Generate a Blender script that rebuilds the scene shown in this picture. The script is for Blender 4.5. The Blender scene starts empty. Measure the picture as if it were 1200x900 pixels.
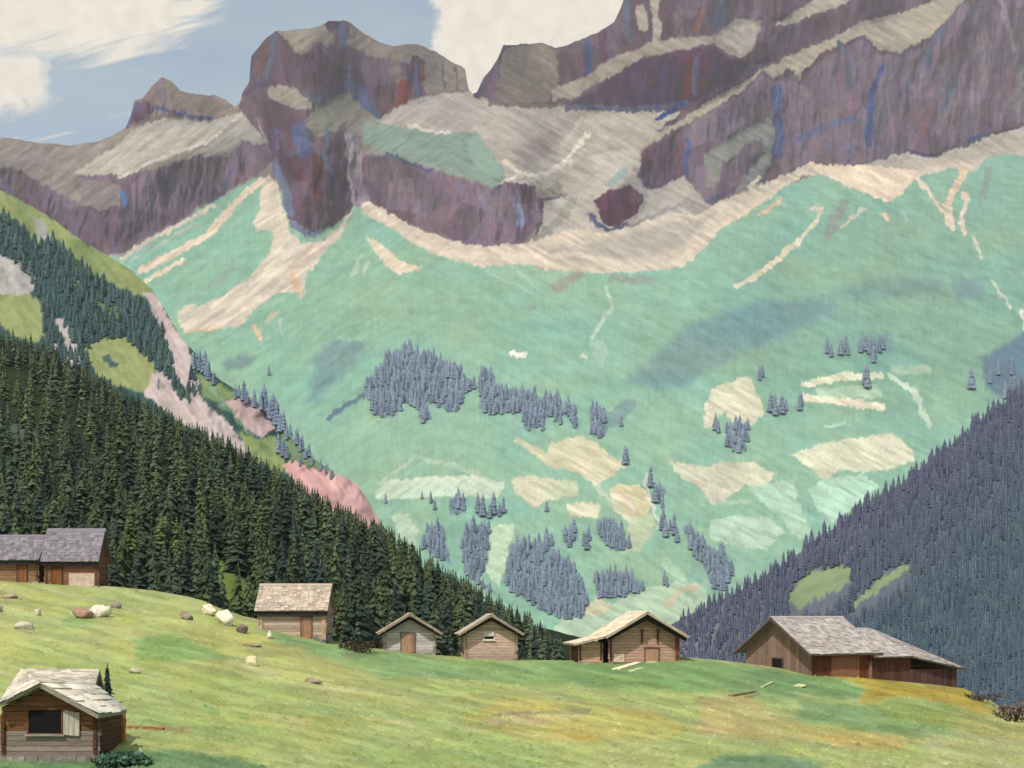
import bpy, math, random
import numpy as np
from mathutils import Vector, Matrix
random.seed(7)
R = math.radians
S = bpy.context.scene
COL = S.collection

# ------------------------------------------------------------------ camera, sky, sun, exposure
F, H0 = 1650.0, 725.0            # focal length and horizon row for a 1200 x 900 picture
cam = bpy.data.cameras.new('camera'); co = bpy.data.objects.new('camera', cam); COL.objects.link(co)
co.location = (0, 0, 0); co.rotation_euler = (R(90), 0, 0)
cam.sensor_width = 36; cam.lens = F / 1200 * 36; cam.shift_y = (H0 - 450) / 1200
cam.clip_start = 0.5; cam.clip_end = 40000
S.camera = co
SUN_AZ, SUN_EL = 24.0, 52.0      # degrees left of straight behind the viewer, above the horizon
sd = Vector((-math.sin(R(SUN_AZ)) * math.cos(R(SUN_EL)), -math.cos(R(SUN_AZ)) * math.cos(R(SUN_EL)), math.sin(R(SUN_EL))))
w = bpy.data.worlds.new('World'); S.world = w; w.use_nodes = True
nt = w.node_tree; bg = nt.nodes['Background']
sky = nt.nodes.new('ShaderNodeTexSky'); sky.sky_type = 'NISHITA'; sky.sun_disc = False
sky.sun_elevation = R(SUN_EL); sky.sun_rotation = math.atan2(sd.x, sd.y)
sky.altitude = 1500; sky.air_density = 0.75; sky.dust_density = 9.0; sky.ozone_density = 0.3
veil = nt.nodes.new('ShaderNodeMix'); veil.data_type = 'RGBA'; veil.inputs[7].default_value = (2.85, 3.4, 3.1, 1)      # a thin veil of high cloud, uneven
stc = nt.nodes.new('ShaderNodeTexCoord'); smp = nt.nodes.new('ShaderNodeMapping'); smp.inputs['Scale'].default_value = (3, 3, 11); smp.inputs['Rotation'].default_value = (0, R(14), 0)
sno = nt.nodes.new('ShaderNodeTexNoise'); sno.inputs['Scale'].default_value = 2.2; sno.inputs['Detail'].default_value = 7; sno.inputs['Roughness'].default_value = .6
smr = nt.nodes.new('ShaderNodeMapRange'); smr.inputs[1].default_value = .3; smr.inputs[2].default_value = .72; smr.inputs[3].default_value = .22; smr.inputs[4].default_value = .55
nt.links.new(stc.outputs['Generated'], smp.inputs[0]); nt.links.new(smp.outputs[0], sno.inputs[0]); nt.links.new(sno.outputs[0], smr.inputs[0]); nt.links.new(smr.outputs[0], veil.inputs[0])
nt.links.new(sky.outputs[0], veil.inputs[6]); 
def wmath(op, a, b=None, c=None, clamp=False):
    n = nt.nodes.new('ShaderNodeMath'); n.operation = op; n.use_clamp = clamp
    for i, q in enumerate((a, b, c)):
        if q is None: continue
        if isinstance(q, (int, float)): n.inputs[i].default_value = q
        else: nt.links.new(q, n.inputs[i])
    return n.outputs[0]
def ramp(x, lo, hi): return wmath('SMOOTHSTEP', x, lo, hi) if False else wmath('MULTIPLY', wmath('SUBTRACT', x, lo), 1.0 / (hi - lo), clamp=True)
sep = nt.nodes.new('ShaderNodeSeparateXYZ'); nt.links.new(stc.outputs['Generated'], sep.inputs[0])
ydir = wmath('MAXIMUM', sep.outputs[1], .05); su = wmath('DIVIDE', sep.outputs[0], ydir); sv = wmath('DIVIDE', sep.outputs[2], ydir)
cmb = nt.nodes.new('ShaderNodeCombineXYZ')      # streaks drawn out by the wind, rising to the right
nt.links.new(wmath('MULTIPLY', su, 9.0), cmb.inputs[0]); nt.links.new(wmath('MULTIPLY', wmath('SUBTRACT', sv, wmath('MULTIPLY', su, .24)), 62.0), cmb.inputs[1])
cno = nt.nodes.new('ShaderNodeTexNoise'); cno.inputs['Scale'].default_value = 1.0; cno.inputs['Detail'].default_value = 6; cno.inputs['Roughness'].default_value = .62; cno.inputs['Distortion'].default_value = .5
nt.links.new(cmb.outputs[0], cno.inputs[0])
left = wmath('SUBTRACT', 1.0, ramp(su, -.27, -.17)); bank = wmath('MULTIPLY', ramp(wmath('ADD', sv, wmath('MULTIPLY', su, -.10)), .425, .455), left)
def streak(u0, v0, u1, v1, wd_):
    k = (v1 - v0) / (u1 - u0); d = wmath('ABSOLUTE', wmath('SUBTRACT', wmath('SUBTRACT', sv, v0), wmath('MULTIPLY', wmath('SUBTRACT', su, u0), k)))
    d = wmath('ADD', d, wmath('MULTIPLY', wmath('SUBTRACT', cno.outputs[0], .5), .012))
    return wmath('MULTIPLY', wmath('SUBTRACT', 1.0, ramp(d, 0.0, wd_)), wmath('MULTIPLY', ramp(su, u0, u0 + .03), wmath('SUBTRACT', 1.0, ramp(su, u1 - .03, u1))))
stk = wmath('MAXIMUM', streak(-.325, .396, -.20, .428, .0042), streak(-.245, .430, -.198, .437, .0035))
amt = wmath('ADD', cno.outputs[0], wmath('ADD', wmath('MULTIPLY', bank, .36), wmath('MULTIPLY', wmath('SUBTRACT', left, 1.0), .16)))
pno = nt.nodes.new('ShaderNodeTexNoise'); pno.inputs['Scale'].default_value = 26; pno.inputs['Detail'].default_value = 5; pno.inputs['Roughness'].default_value = .55; pcm = nt.nodes.new('ShaderNodeCombineXYZ')
nt.links.new(su, pcm.inputs[0]); nt.links.new(sv, pcm.inputs[1]); nt.links.new(pcm.outputs[0], pno.inputs[0])
wob = wmath('MULTIPLY', wmath('SUBTRACT', pno.outputs[0], .5), .075)
uw = wmath('ADD', su, wob); vw = wmath('ADD', sv, wmath('MULTIPLY', wob, .8))
mid = wmath('MULTIPLY', ramp(uw, -.058, -.049), wmath('SUBTRACT', 1.0, ramp(uw, .11, .13)))                      # cumulus between the two summits
puff = wmath('MULTIPLY', wmath('SUBTRACT', 1.0, ramp(uw, -.334, -.322)), wmath('MULTIPLY', ramp(vw, .353, .361), wmath('SUBTRACT', 1.0, ramp(vw, .400, .412))))     # ragged cloud low at the left
puff = wmath('MULTIPLY', puff, ramp(wmath('SUBTRACT', sv, wmath('MULTIPLY', wmath('ADD', su, .364), 1.0)), .325, .345))
cl = wmath('MULTIPLY', wmath('MAXIMUM', wmath('MAXIMUM', ramp(amt, .55, .72), stk), wmath('MAXIMUM', mid, puff)), .96)
cmix = nt.nodes.new('ShaderNodeMix'); cmix.data_type = 'RGBA'; tno = nt.nodes.new('ShaderNodeTexNoise'); tno.inputs['Scale'].default_value = 55; tno.inputs['Detail'].default_value = 6; tno.inputs['Distortion'].default_value = 1.2; nt.links.new(pcm.outputs[0], tno.inputs[0])
thick = nt.nodes.new('ShaderNodeVectorMath'); thick.operation = 'SCALE'; thick.inputs[0].default_value = (4.75, 4.28, 3.62); nt.links.new(wmath('ADD', .80, wmath('MULTIPLY', tno.outputs[0], .40)), thick.inputs['Scale']); nt.links.new(thick.outputs[0], cmix.inputs[7]); nt.links.new(cl, cmix.inputs[0]); nt.links.new(veil.outputs[2], cmix.inputs[6])
nt.links.new(cmix.outputs[2], bg.inputs[0]); bg.inputs[1].default_value = 0.15
sun = bpy.data.lights.new('sun', 'SUN'); so = bpy.data.objects.new('sun', sun); COL.objects.link(so)
sun.energy = 2.8; sun.angle = R(0.6); sun.color = (1.0, 0.945, 0.86)
so.rotation_euler = (-sd).to_track_quat('-Z', 'Y').to_euler(); so.location = (0, 0, 300)
S.view_settings.view_transform = 'Standard'; S.view_settings.look = 'None'
S.view_settings.exposure = 0.45; S.view_settings.gamma = 1.0; S.view_settings.use_curve_mapping = False
S.cycles.use_denoising = True
S.cycles.max_bounces = 6; S.cycles.volume_bounces = 0

# ------------------------------------------------------------------ noise
def _h(ix, iy, seed):
    a = (ix.astype(np.int64) * 374761393 + iy.astype(np.int64) * 668265263 + seed * 1442695041) & 0xffffffff
    a = ((a ^ (a >> 13)) * 1274126177) & 0xffffffff
    a = ((a ^ (a >> 16)) * 2246822519) & 0xffffffff
    a = a ^ (a >> 15)
    return (a & 0xffffff) / float(0xffffff)
def vn(x, y, seed=0):
    ix = np.floor(x); iy = np.floor(y); fx = x - ix; fy = y - iy
    fx = fx * fx * fx * (fx * (fx * 6 - 15) + 10); fy = fy * fy * fy * (fy * (fy * 6 - 15) + 10)
    a = _h(ix, iy, seed); b = _h(ix + 1, iy, seed); c = _h(ix, iy + 1, seed); d = _h(ix + 1, iy + 1, seed)
    return (a * (1 - fx) + b * fx) * (1 - fy) + (c * (1 - fx) + d * fx) * fy - 0.5
def fbm(x, y, o=4, seed=0):
    r = 0; a = 1.0
    for i in range(o):
        r = r + a * vn(x, y, seed + i * 17); x = x * 2.03 + 5.1; y = y * 2.03 + 1.7; a *= 0.5
    return r
def cells(x, y, seed=0):
    ix = np.floor(x); iy = np.floor(y); best = np.full(x.shape, 9.0); val = np.zeros(x.shape)
    for dx in (-1, 0, 1):
        for dy in (-1, 0, 1):
            cx = ix + dx; cy = iy + dy
            px = cx + _h(cx, cy, seed); py = cy + _h(cx, cy, seed + 5)
            d = (px - x) ** 2 + (py - y) ** 2
            m = d < best; best = np.where(m, d, best); val = np.where(m, _h(cx, cy, seed + 9), val)
    return val - 0.5
def rot(x, y, deg):
    c, s = math.cos(R(deg)), math.sin(R(deg)); return x * c + y * s, -x * s + y * c
def blur(a, r, axis):
    if r < 1: return a
    for _ in range(2):
        p = [(0, 0), (0, 0)]; p[axis] = (r + 1, r)
        c = np.cumsum(np.pad(a, p, mode='edge'), axis=axis)
        n = a.shape[axis]; k = 2 * r + 1
        hi = np.take(c, np.arange(k, k + n), axis=axis); lo = np.take(c, np.arange(0, n), axis=axis)
        a = (hi - lo) / k
    return a
def lin(c):
    c = np.clip(np.asarray(c, float) / 255.0, 0, 1)
    return np.where(c <= 0.04045, c / 12.92, ((c + 0.055) / 1.055) ** 2.4)

# ------------------------------------------------------------------ drawing on a surface: zones of rock, scree, grass
def seg_dist(X, Y, pts, closed):
    P = [np.array(p, float) for p in pts]; n = len(P); best = np.full(X.shape, 1e9)
    for i in range(n if closed else n - 1):
        a = P[i]; b = P[(i + 1) % n]; ab = b - a; L2 = max(ab @ ab, 1e-9)
        t = np.clip(((X - a[0]) * ab[0] + (Y - a[1]) * ab[1]) / L2, 0, 1)
        best = np.minimum(best, (X - a[0] - t * ab[0]) ** 2 + (Y - a[1] - t * ab[1]) ** 2)
    return np.sqrt(best)
def inside(X, Y, pts):
    r = np.zeros(X.shape, bool); n = len(pts)
    for i in range(n):
        (x1, y1), (x2, y2) = pts[i], pts[(i + 1) % n]
        if y1 == y2: continue
        r ^= ((y1 > Y) != (y2 > Y)) & (X < (x2 - x1) * (Y - y1) / (y2 - y1) + x1)
    return r
def P(s):
    v = [float(q) for q in s.replace(',', ' ').split()]
    return list(zip(v[0::2], v[1::2]))
def paint(X, Y, C, K, ops):
    """ops: (kind, points, colour, class, softness or width, opacity)"""
    for op in ops:
        kind, pts, col, cls, sz = op[:5]; al = op[5] if len(op) > 5 else 1.0
        pts = P(pts) if isinstance(pts, str) else pts
        xs = [p[0] for p in pts]; ys = [p[1] for p in pts]; m = sz + 8
        sel = np.nonzero((X > min(xs) - m) & (X < max(xs) + m) & (Y > min(ys) - m) & (Y < max(ys) + m))
        x, y = X[sel], Y[sel]
        if x.size == 0: continue
        if kind == 'p':
            if sz <= 3: sz = max(.8, sz * .55)
            d = seg_dist(x, y, pts, True); d = np.where(inside(x, y, pts), d, -d)
            t = np.clip((d + sz) / (2 * sz), 0, 1)
        else:
            d = seg_dist(x, y, pts, False); t = np.clip((sz / 2 + .7 - d) / 1.4, 0, 1)
        t = t * t * (3 - 2 * t) * al
        C[sel] = C[sel] * (1 - t[:, None]) + np.array(col, float) * t[:, None]
        if cls is not None:
            for j in range(3): K[j][sel] = K[j][sel] * (1 - t) + (1.0 if j == cls else 0.0) * t

# ------------------------------------------------------------------ materials
def mat_col(name, rough=0.9, nscale=1.0, namp=0.25, bump=0.0, bscale=None, rnd=0.0, stretch=(1, 1, 1), spec=0.2, backlit=0.0):
    """surface that takes its base colour from the mesh, broken up by noise in the object's own space"""
    m = bpy.data.materials.new(name); m.use_nodes = True; n = m.node_tree.nodes; l = m.node_tree.links
    b = n['Principled BSDF']; b.inputs['Roughness'].default_value = rough; b.inputs['Specular IOR Level'].default_value = spec
    at = n.new('ShaderNodeAttribute'); at.attribute_name = 'Col'
    tc = n.new('ShaderNodeTexCoord'); mp = n.new('ShaderNodeMapping'); mp.inputs['Scale'].default_value = stretch
    l.new(tc.outputs['Object'], mp.inputs[0])
    no = n.new('ShaderNodeTexNoise'); no.inputs['Scale'].default_value = nscale; no.inputs['Detail'].default_value = 6; no.inputs['Roughness'].default_value = 0.62
    l.new(mp.outputs[0], no.inputs[0])
    mr = n.new('ShaderNodeMapRange'); mr.inputs[1].default_value = .25; mr.inputs[2].default_value = .75
    mr.inputs[3].default_value = 1 - namp; mr.inputs[4].default_value = 1 + namp; l.new(no.outputs[0], mr.inputs[0])
    f = mr.outputs[0]
    if rnd:
        oi = n.new('ShaderNodeObjectInfo'); m2 = n.new('ShaderNodeMapRange'); m2.inputs[3].default_value = 1 - rnd; m2.inputs[4].default_value = 1 + rnd
        l.new(oi.outputs['Random'], m2.inputs[0]); mu = n.new('ShaderNodeMath'); mu.operation = 'MULTIPLY'
        l.new(f, mu.inputs[0]); l.new(m2.outputs[0], mu.inputs[1]); f = mu.outputs[0]
    vm = n.new('ShaderNodeVectorMath'); vm.operation = 'SCALE'; l.new(at.outputs['Color'], vm.inputs[0]); l.new(f, vm.inputs['Scale'])
    l.new(vm.outputs[0], b.inputs['Base Color'])
    if bump:
        nb = n.new('ShaderNodeTexNoise'); nb.inputs['Scale'].default_value = bscale or nscale; nb.inputs['Detail'].default_value = 5
        l.new(mp.outputs[0], nb.inputs[0]); bp = n.new('ShaderNodeBump'); bp.inputs['Distance'].default_value = bump; bp.inputs['Strength'].default_value = 1
        l.new(nb.outputs[0], bp.inputs['Height']); l.new(bp.outputs[0], b.inputs['Normal'])
    if backlit:
        tr = n.new('ShaderNodeBsdfTranslucent'); l.new(vm.outputs[0], tr.inputs[0]); ms = n.new('ShaderNodeMixShader'); ms.inputs[0].default_value = backlit
        l.new(b.outputs[0], ms.inputs[1]); l.new(tr.outputs[0], ms.inputs[2]); l.new(ms.outputs[0], n['Material Output'].inputs[0])
    return m
M = dict(
    mountain=mat_col('mountain_ground', .95, .022, .13, 9.0, .028, spec=.05),
    hill=mat_col('hill_ground', .95, .12, .16, 1.6, .11, spec=.05),
    meadow=mat_col('meadow_grass', .95, .9, .10, .07, 1.6, spec=.05, stretch=(.55, .22, .55)),
    needle=mat_col('spruce_needles', .9, 1.2, .3, rnd=.25, spec=.06, backlit=.3),
    far_needle=mat_col('distant_needles', .9, .12, .18, rnd=.10, spec=.03, backlit=.25),
    bark=mat_col('bark', .95, 6, .3, .02, 14),
    wood=mat_col('weathered_wood', .85, 2.2, .38, .03, 9, stretch=(.6, .6, 5)),
    plank=mat_col('upright_boards', .85, 2.2, .38, .03, 9, stretch=(5, 5, .6)),
    shingle=mat_col('wood_shingles', .9, 2.6, .24, .02, 8),
    stone=mat_col('stone', .95, 2.2, .3, .08, 3.5),
    dark=mat_col('dark_interior', .95, 2, .3),
    grass=mat_col('grass_blades', .95, .6, .15, spec=.02),
    leaf=mat_col('leaves', .8, 2.5, .3, spec=.2),
)

# ------------------------------------------------------------------ mesh helpers
def link_mesh(name, V, Fa, C, mat, parent=None, smooth=False, loc=None):
    """V (n,3), Fa quads or tris (m,k) or list of index lists, C per-vertex or per-face linear colours"""
    me = bpy.data.meshes.new(name)
    if isinstance(Fa, np.ndarray):
        k = Fa.shape[1]; me.vertices.add(len(V)); me.vertices.foreach_set('co', np.asarray(V, np.float32).ravel())
        me.loops.add(Fa.size); me.loops.foreach_set('vertex_index', Fa.astype(np.int32).ravel())
        me.polygons.add(len(Fa)); me.polygons.foreach_set('loop_start', np.arange(0, Fa.size, k, dtype=np.int32))
        me.update(calc_edges=True)
    else:
        me.from_pydata([tuple(v) for v in V], [], Fa)
    C = np.asarray(C, np.float32)
    if len(C) == len(me.vertices) and len(C) != len(me.polygons):
        a = me.color_attributes.new('Col', 'FLOAT_COLOR', 'POINT'); D = C
    else:
        a = me.color_attributes.new('Col', 'FLOAT_COLOR', 'CORNER')
        tot = np.empty(len(me.polygons), np.int32); me.polygons.foreach_get('loop_total', tot); D = np.repeat(C, tot, axis=0)
    a.data.foreach_set('color', np.concatenate([D, np.ones((len(D), 1), np.float32)], 1).ravel())
    if smooth: me.polygons.foreach_set('use_smooth', np.ones(len(me.polygons), bool))
    me.materials.append(mat)
    o = bpy.data.objects.new(name, me); COL.objects.link(o)
    if parent: o.parent = parent
    if loc is not None: o.location = loc
    return o
class MB:
    def __init__(s): s.v = []; s.f = []; s.c = []
    def hexa(s, p, col):
        i = len(s.v); s.v += [tuple(q) for q in p]
        for q in ((0, 3, 2, 1), (4, 5, 6, 7), (0, 1, 5, 4), (1, 2, 6, 5), (2, 3, 7, 6), (3, 0, 4, 7)): s.f.append([i + k for k in q]); s.c.append(col)
    def box(s, x0, x1, y0, y1, z0, z1, col):
        s.hexa([(x0, y0, z0), (x1, y0, z0), (x1, y1, z0), (x0, y1, z0), (x0, y0, z1), (x1, y0, z1), (x1, y1, z1), (x0, y1, z1)], col)
    def poly(s, pts, col):
        i = len(s.v); s.v += [tuple(q) for q in pts]; s.f.append(list(range(i, i + len(pts)))); s.c.append(col)
    def slab(s, pts, t, col):
        """planar polygon (counter-clockwise from above) with thickness t downwards along its normal"""
        p = [Vector(q) for q in pts]; n = (p[1] - p[0]).cross(p[2] - p[0]).normalized(); b = [q - n * t for q in p]; k = len(p)
        s.poly(p, col); s.poly(b[::-1], col)
        for i in range(k): s.poly([p[i], b[i], b[(i + 1) % k], p[(i + 1) % k]], col)
    def tube(s, a, b, r0, r1, col, n=7):
        a = Vector(a); b = Vector(b); d = (b - a).normalized(); u = d.orthogonal().normalized(); v = d.cross(u); i = len(s.v)
        for q, r in ((a, r0), (b, r1)):
            for k in range(n): s.v.append(tuple(q + (u * math.cos(6.2832 * k / n) + v * math.sin(6.2832 * k / n)) * r))
        for k in range(n): s.f.append([i + k, i + (k + 1) % n, i + n + (k + 1) % n, i + n + k]); s.c.append(col)
        s.f.append([i + n + k for k in range(n)]); s.c.append(col)
    def patch(s, A, B, C, D, col, row=.34, wid=.36, rnd=None, t=.035, lift=.05, under=.07):
        """shingles laid in rows on the quad A (top left), B (top right), C (low right), D (low left)"""
        rnd = rnd or random; A, B, C, D = map(Vector, (A, B, C, D))
        n = (D - A).cross(B - A); n = n.normalized() if n.length > 1e-6 else (D - A).cross(C - A).normalized()
        if n.z < 0: n = -n
        lv = max((D - A).length, (C - B).length); nr = max(3, int(lv / row))
        def pt(u, v): return (A * (1 - u) + B * u) * (1 - v) + (D * (1 - u) + C * u) * v
        cu = tuple(q * .55 for q in col); g = 6
        for i in range(g):
            for j in range(g):
                q = [pt(i / g, (j + 1) / g), pt((i + 1) / g, (j + 1) / g), pt((i + 1) / g, j / g), pt(i / g, j / g)]; e = [k - n * under for k in q]; q = [k - n * .012 for k in q]
                s.poly(q, cu); s.poly(e[::-1], cu)
                for on, (x, y) in ((j == g - 1, (0, 1)), (i == g - 1, (1, 2)), (j == 0, (2, 3)), (i == 0, (3, 0))):
                    if on: s.poly([q[x], e[x], e[y], q[y]], cu)
        for r in range(nr):
            v0 = max(0, (r - .45) / nr); v1 = (r + 1) / nr
            lu = (pt(1, v1) - pt(0, v1)).length; u = -rnd.random() * .5 * wid / max(lu, .1)
            while u < 1:
                du = wid * rnd.uniform(.6, 1.5) / max(lu, .1); a = max(0, u) + .002; b = min(1, u + du) - .002; u += du
                if b - a < .01: continue
                e = v1 + rnd.uniform(-.02, .10) / nr * (1 if r < nr - 1 else 2.2); k = rnd.uniform(.72, 1.22); w_ = rnd.uniform(-.05, .05)
                c = (col[0] * k * (1 + w_), col[1] * k, col[2] * k * (1 - w_))
                q = [pt(a, e), pt(b, e), pt(b, v0), pt(a, v0)]; li = lift * rnd.uniform(.6, 1.7)
                lo = [q[0] + n * (li - t + .004), q[1] + n * (li - t + .004), q[2] + n * .004, q[3] + n * .004]; s.hexa(lo + [z + n * t for z in lo], c)
    def make(s, name, mat, parent=None, smooth=False): return link_mesh(name, s.v, s.f, s.c, mat, parent, smooth)
def tag(o, label=None, cat=None, group=None, kind=None):
    if label: o['label'] = label
    if cat: o['category'] = cat
    if group: o['group'] = group
    if kind: o['kind'] = kind
    return o
def empty(name, loc, rz=0):
    o = bpy.data.objects.new(name, None); COL.objects.link(o); o.location = loc; o.rotation_euler = (0, 0, rz); o.empty_display_size = .2; return o

# ------------------------------------------------------------------ the terrain sheets
HAZE_D = 5.5e-5
AIR = np.array([.30, .36, .42]) * 1.0
CAL = {'mountain': ([[1.31, 1.34, 1.27], [1.31, 1.28, 1.22], [1.02, .98, .88]], [.066, .071, .079]),
       'hillside': ([[1.25, 1.28, 1.30], [1.4, 1.4, 1.4], [1.27, 1.26, 1.25]], [.03, .033, .037])}
def base_col(C, K, name):
    """base colour of the ground: its daylight colour less the light of the air, over the light that falls on it"""
    a, b = CAL.get(name, ([[1.25, 1.25, 1.25]] * 3, [.012, .013, .015]))
    a = sum(K[j][..., None] * np.array(a[j]) for j in range(3))
    return np.clip((lin(C) - np.array(b)) / a, .010, .85)
DBG = {}
def sheet(name, px0, px1, dpx, bottom, skyline, d0, slopes, base, ops, warp=(2.2, 1.2), relief=None, streak=None, mat='mountain',
          hb=14, vb=5, dy=1.4):
    fine = np.arange(0, 1200 + dpx, dpx)
    left = np.arange(px0, 0, dpx * 4) if px0 < 0 else np.arange(0)
    lo = max(px0, 0); fine = fine[(fine >= lo) & (fine <= px1)]
    right = np.arange(1200 + dpx * 4, px1, dpx * 4) if px1 > 1200 else np.arange(0)
    px = np.concatenate([left, fine, right]); nc = len(px)
    sk = np.interp(px, *zip(*skyline)) + 2.0 * fbm(px / 9.0, px * 0 + 3.3, 4, 11)
    bt = np.interp(px, *zip(*bottom)) if not np.isscalar(bottom) else np.full(nc, float(bottom))
    ys = np.arange(bt.max(), sk.min() - 3, -dy); nrow = len(ys)
    Y = np.repeat(ys[:, None], nc, 1); X = np.repeat(px[None], nrow, 0)
    WX = X + warp[0] * fbm(X / 6.0, Y / 9.0, 4, 1) * 1.9 + warp[0] * 1.3 * fbm(X / 30, Y / 30, 2, 2)
    WY = Y + warp[1] * fbm(X / 3.5, Y / 12.0, 4, 3) * 2.2 + warp[1] * 1.3 * fbm(X / 30, Y / 30, 2, 4)
    C = np.zeros(X.shape + (3,)); C[:] = base[0]
    K = [np.full(X.shape, 1.0 if j == base[1] else 0.0) for j in range(3)]
    paint(WX, WY, C, K, ops)
    if streak is not None: C = streak(X, Y, C, K)
    sl = slopes[0] * K[0] + slopes[1] * K[1] + slopes[2] * K[2]
    sl = blur(blur(sl, vb, 0), vb, 1)
    t = (H0 - Y) / F
    dt = np.diff(t, axis=0) * (Y[1:] <= bt[None] + dy)
    ll = np.concatenate([np.zeros((1, nc)), np.cumsum(dt / np.maximum(sl[1:] - t[1:], .10), 0)], 0)
    D0 = np.interp(px, *zip(*d0)) if not np.isscalar(d0) else np.full(nc, float(d0))
    ll = blur(ll + np.log(D0)[None], hb, 1)
    if relief is not None: ll = ll + relief(X, Y, K)
    A = base_col(C, K, name)
    # everything above the skyline folds onto it
    fr = np.clip((ys[0] - sk) / dy, 1, nrow - 1.001); i0 = fr.astype(int); f = fr - i0; cc = np.arange(nc)
    def top(q): return q[i0, cc] * (1 - f) + q[i0 + 1, cc] * f if q.ndim == 2 else q[i0, cc] * (1 - f)[:, None] + q[i0 + 1, cc] * f[:, None]
    over = np.arange(nrow)[:, None] > fr[None]
    ll = np.where(over, top(ll)[None], ll); Y = np.where(over, sk[None], Y); A = np.where(over[..., None], top(A)[None], A)
    t = (H0 - Y) / F; D = np.exp(ll)
    V = np.stack([(X - 600) / F * D, D, t * D], -1)
    DBG[name] = (X, Y, C, K, A)
    allV = [V]; allA = [A]
    for f_, g, h in ((1.05, .93, 0), (1.25, .55, 0), (1.5, .1, -60)):
        b = V[-1].copy(); b[:, :2] *= f_; b[:, 2] = b[:, 2] * g + h; allV.append(b[None]); allA.append(A[-1:])
    V2 = np.concatenate(allV, 0); A2 = np.concatenate(allA, 0); nr = len(V2)
    idx = np.arange(nr * nc).reshape(nr, nc)
    keep = np.ones((nr - 1, nc - 1), bool); keep[:nrow - 1] = ~(over[:-1, :-1] & over[:-1, 1:])
    Q = np.stack([idx[:-1, :-1], idx[:-1, 1:], idx[1:, 1:], idx[1:, :-1]], -1)[keep]
    used = np.zeros(nr * nc, bool); used[Q.ravel()] = True; re = np.cumsum(used) - 1
    o = link_mesh(name, V2.reshape(-1, 3)[used], re[Q], A2.reshape(-1, 3)[used], M[mat], None, True)
    o['kind'] = 'structure'
    def at(x, y):
        """point of this ground on the column at x, height row y"""
        c = int(np.argmin(np.abs(px - x))); col = Y[:, c]; r = np.interp(-y, -col, np.arange(nrow)) ; i = int(r); j = min(i + 1, nrow - 1); q = V[i, c] * (1 - (r - i)) + V[j, c] * (r - i)
        return Vector(q)
    return o, at

# --- the great mountain wall
SKY_M = P('-260,150 -60,158 0,160 20,164 50,168 80,170 110,167 130,160 147,150 153,137 157,118 168,114 178,100 190,91 200,94 210,105 225,110 250,112 262,115 275,124 281,121 284,108 292,96 294,68 308,48 323,36 345,36 370,33 385,25 400,24 412,27 425,38 445,50 460,54 490,52 510,60 525,70 545,81 549,104 554,110 559,108 566,92 575,82 583,70 590,53 610,52 635,50 650,57 655,56 680,47 700,38 720,25 727,10 735,-10 800,-60 1200,-80 1460,-60')
PUR = (119, 107, 116); DPUR = (106, 94, 103); LIT = (184, 178, 168); CRM = (222, 208, 188); BLU_SHADE = (102, 107, 121); MAU = (134, 119, 128); RED = (122, 97, 98); SLT = (122, 146, 156); GRY = (150, 143, 137)  # the blue tone is crevice shadow painted into the rock colour
FLD = (214, 209, 182); PMT = (184, 204, 178)
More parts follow.
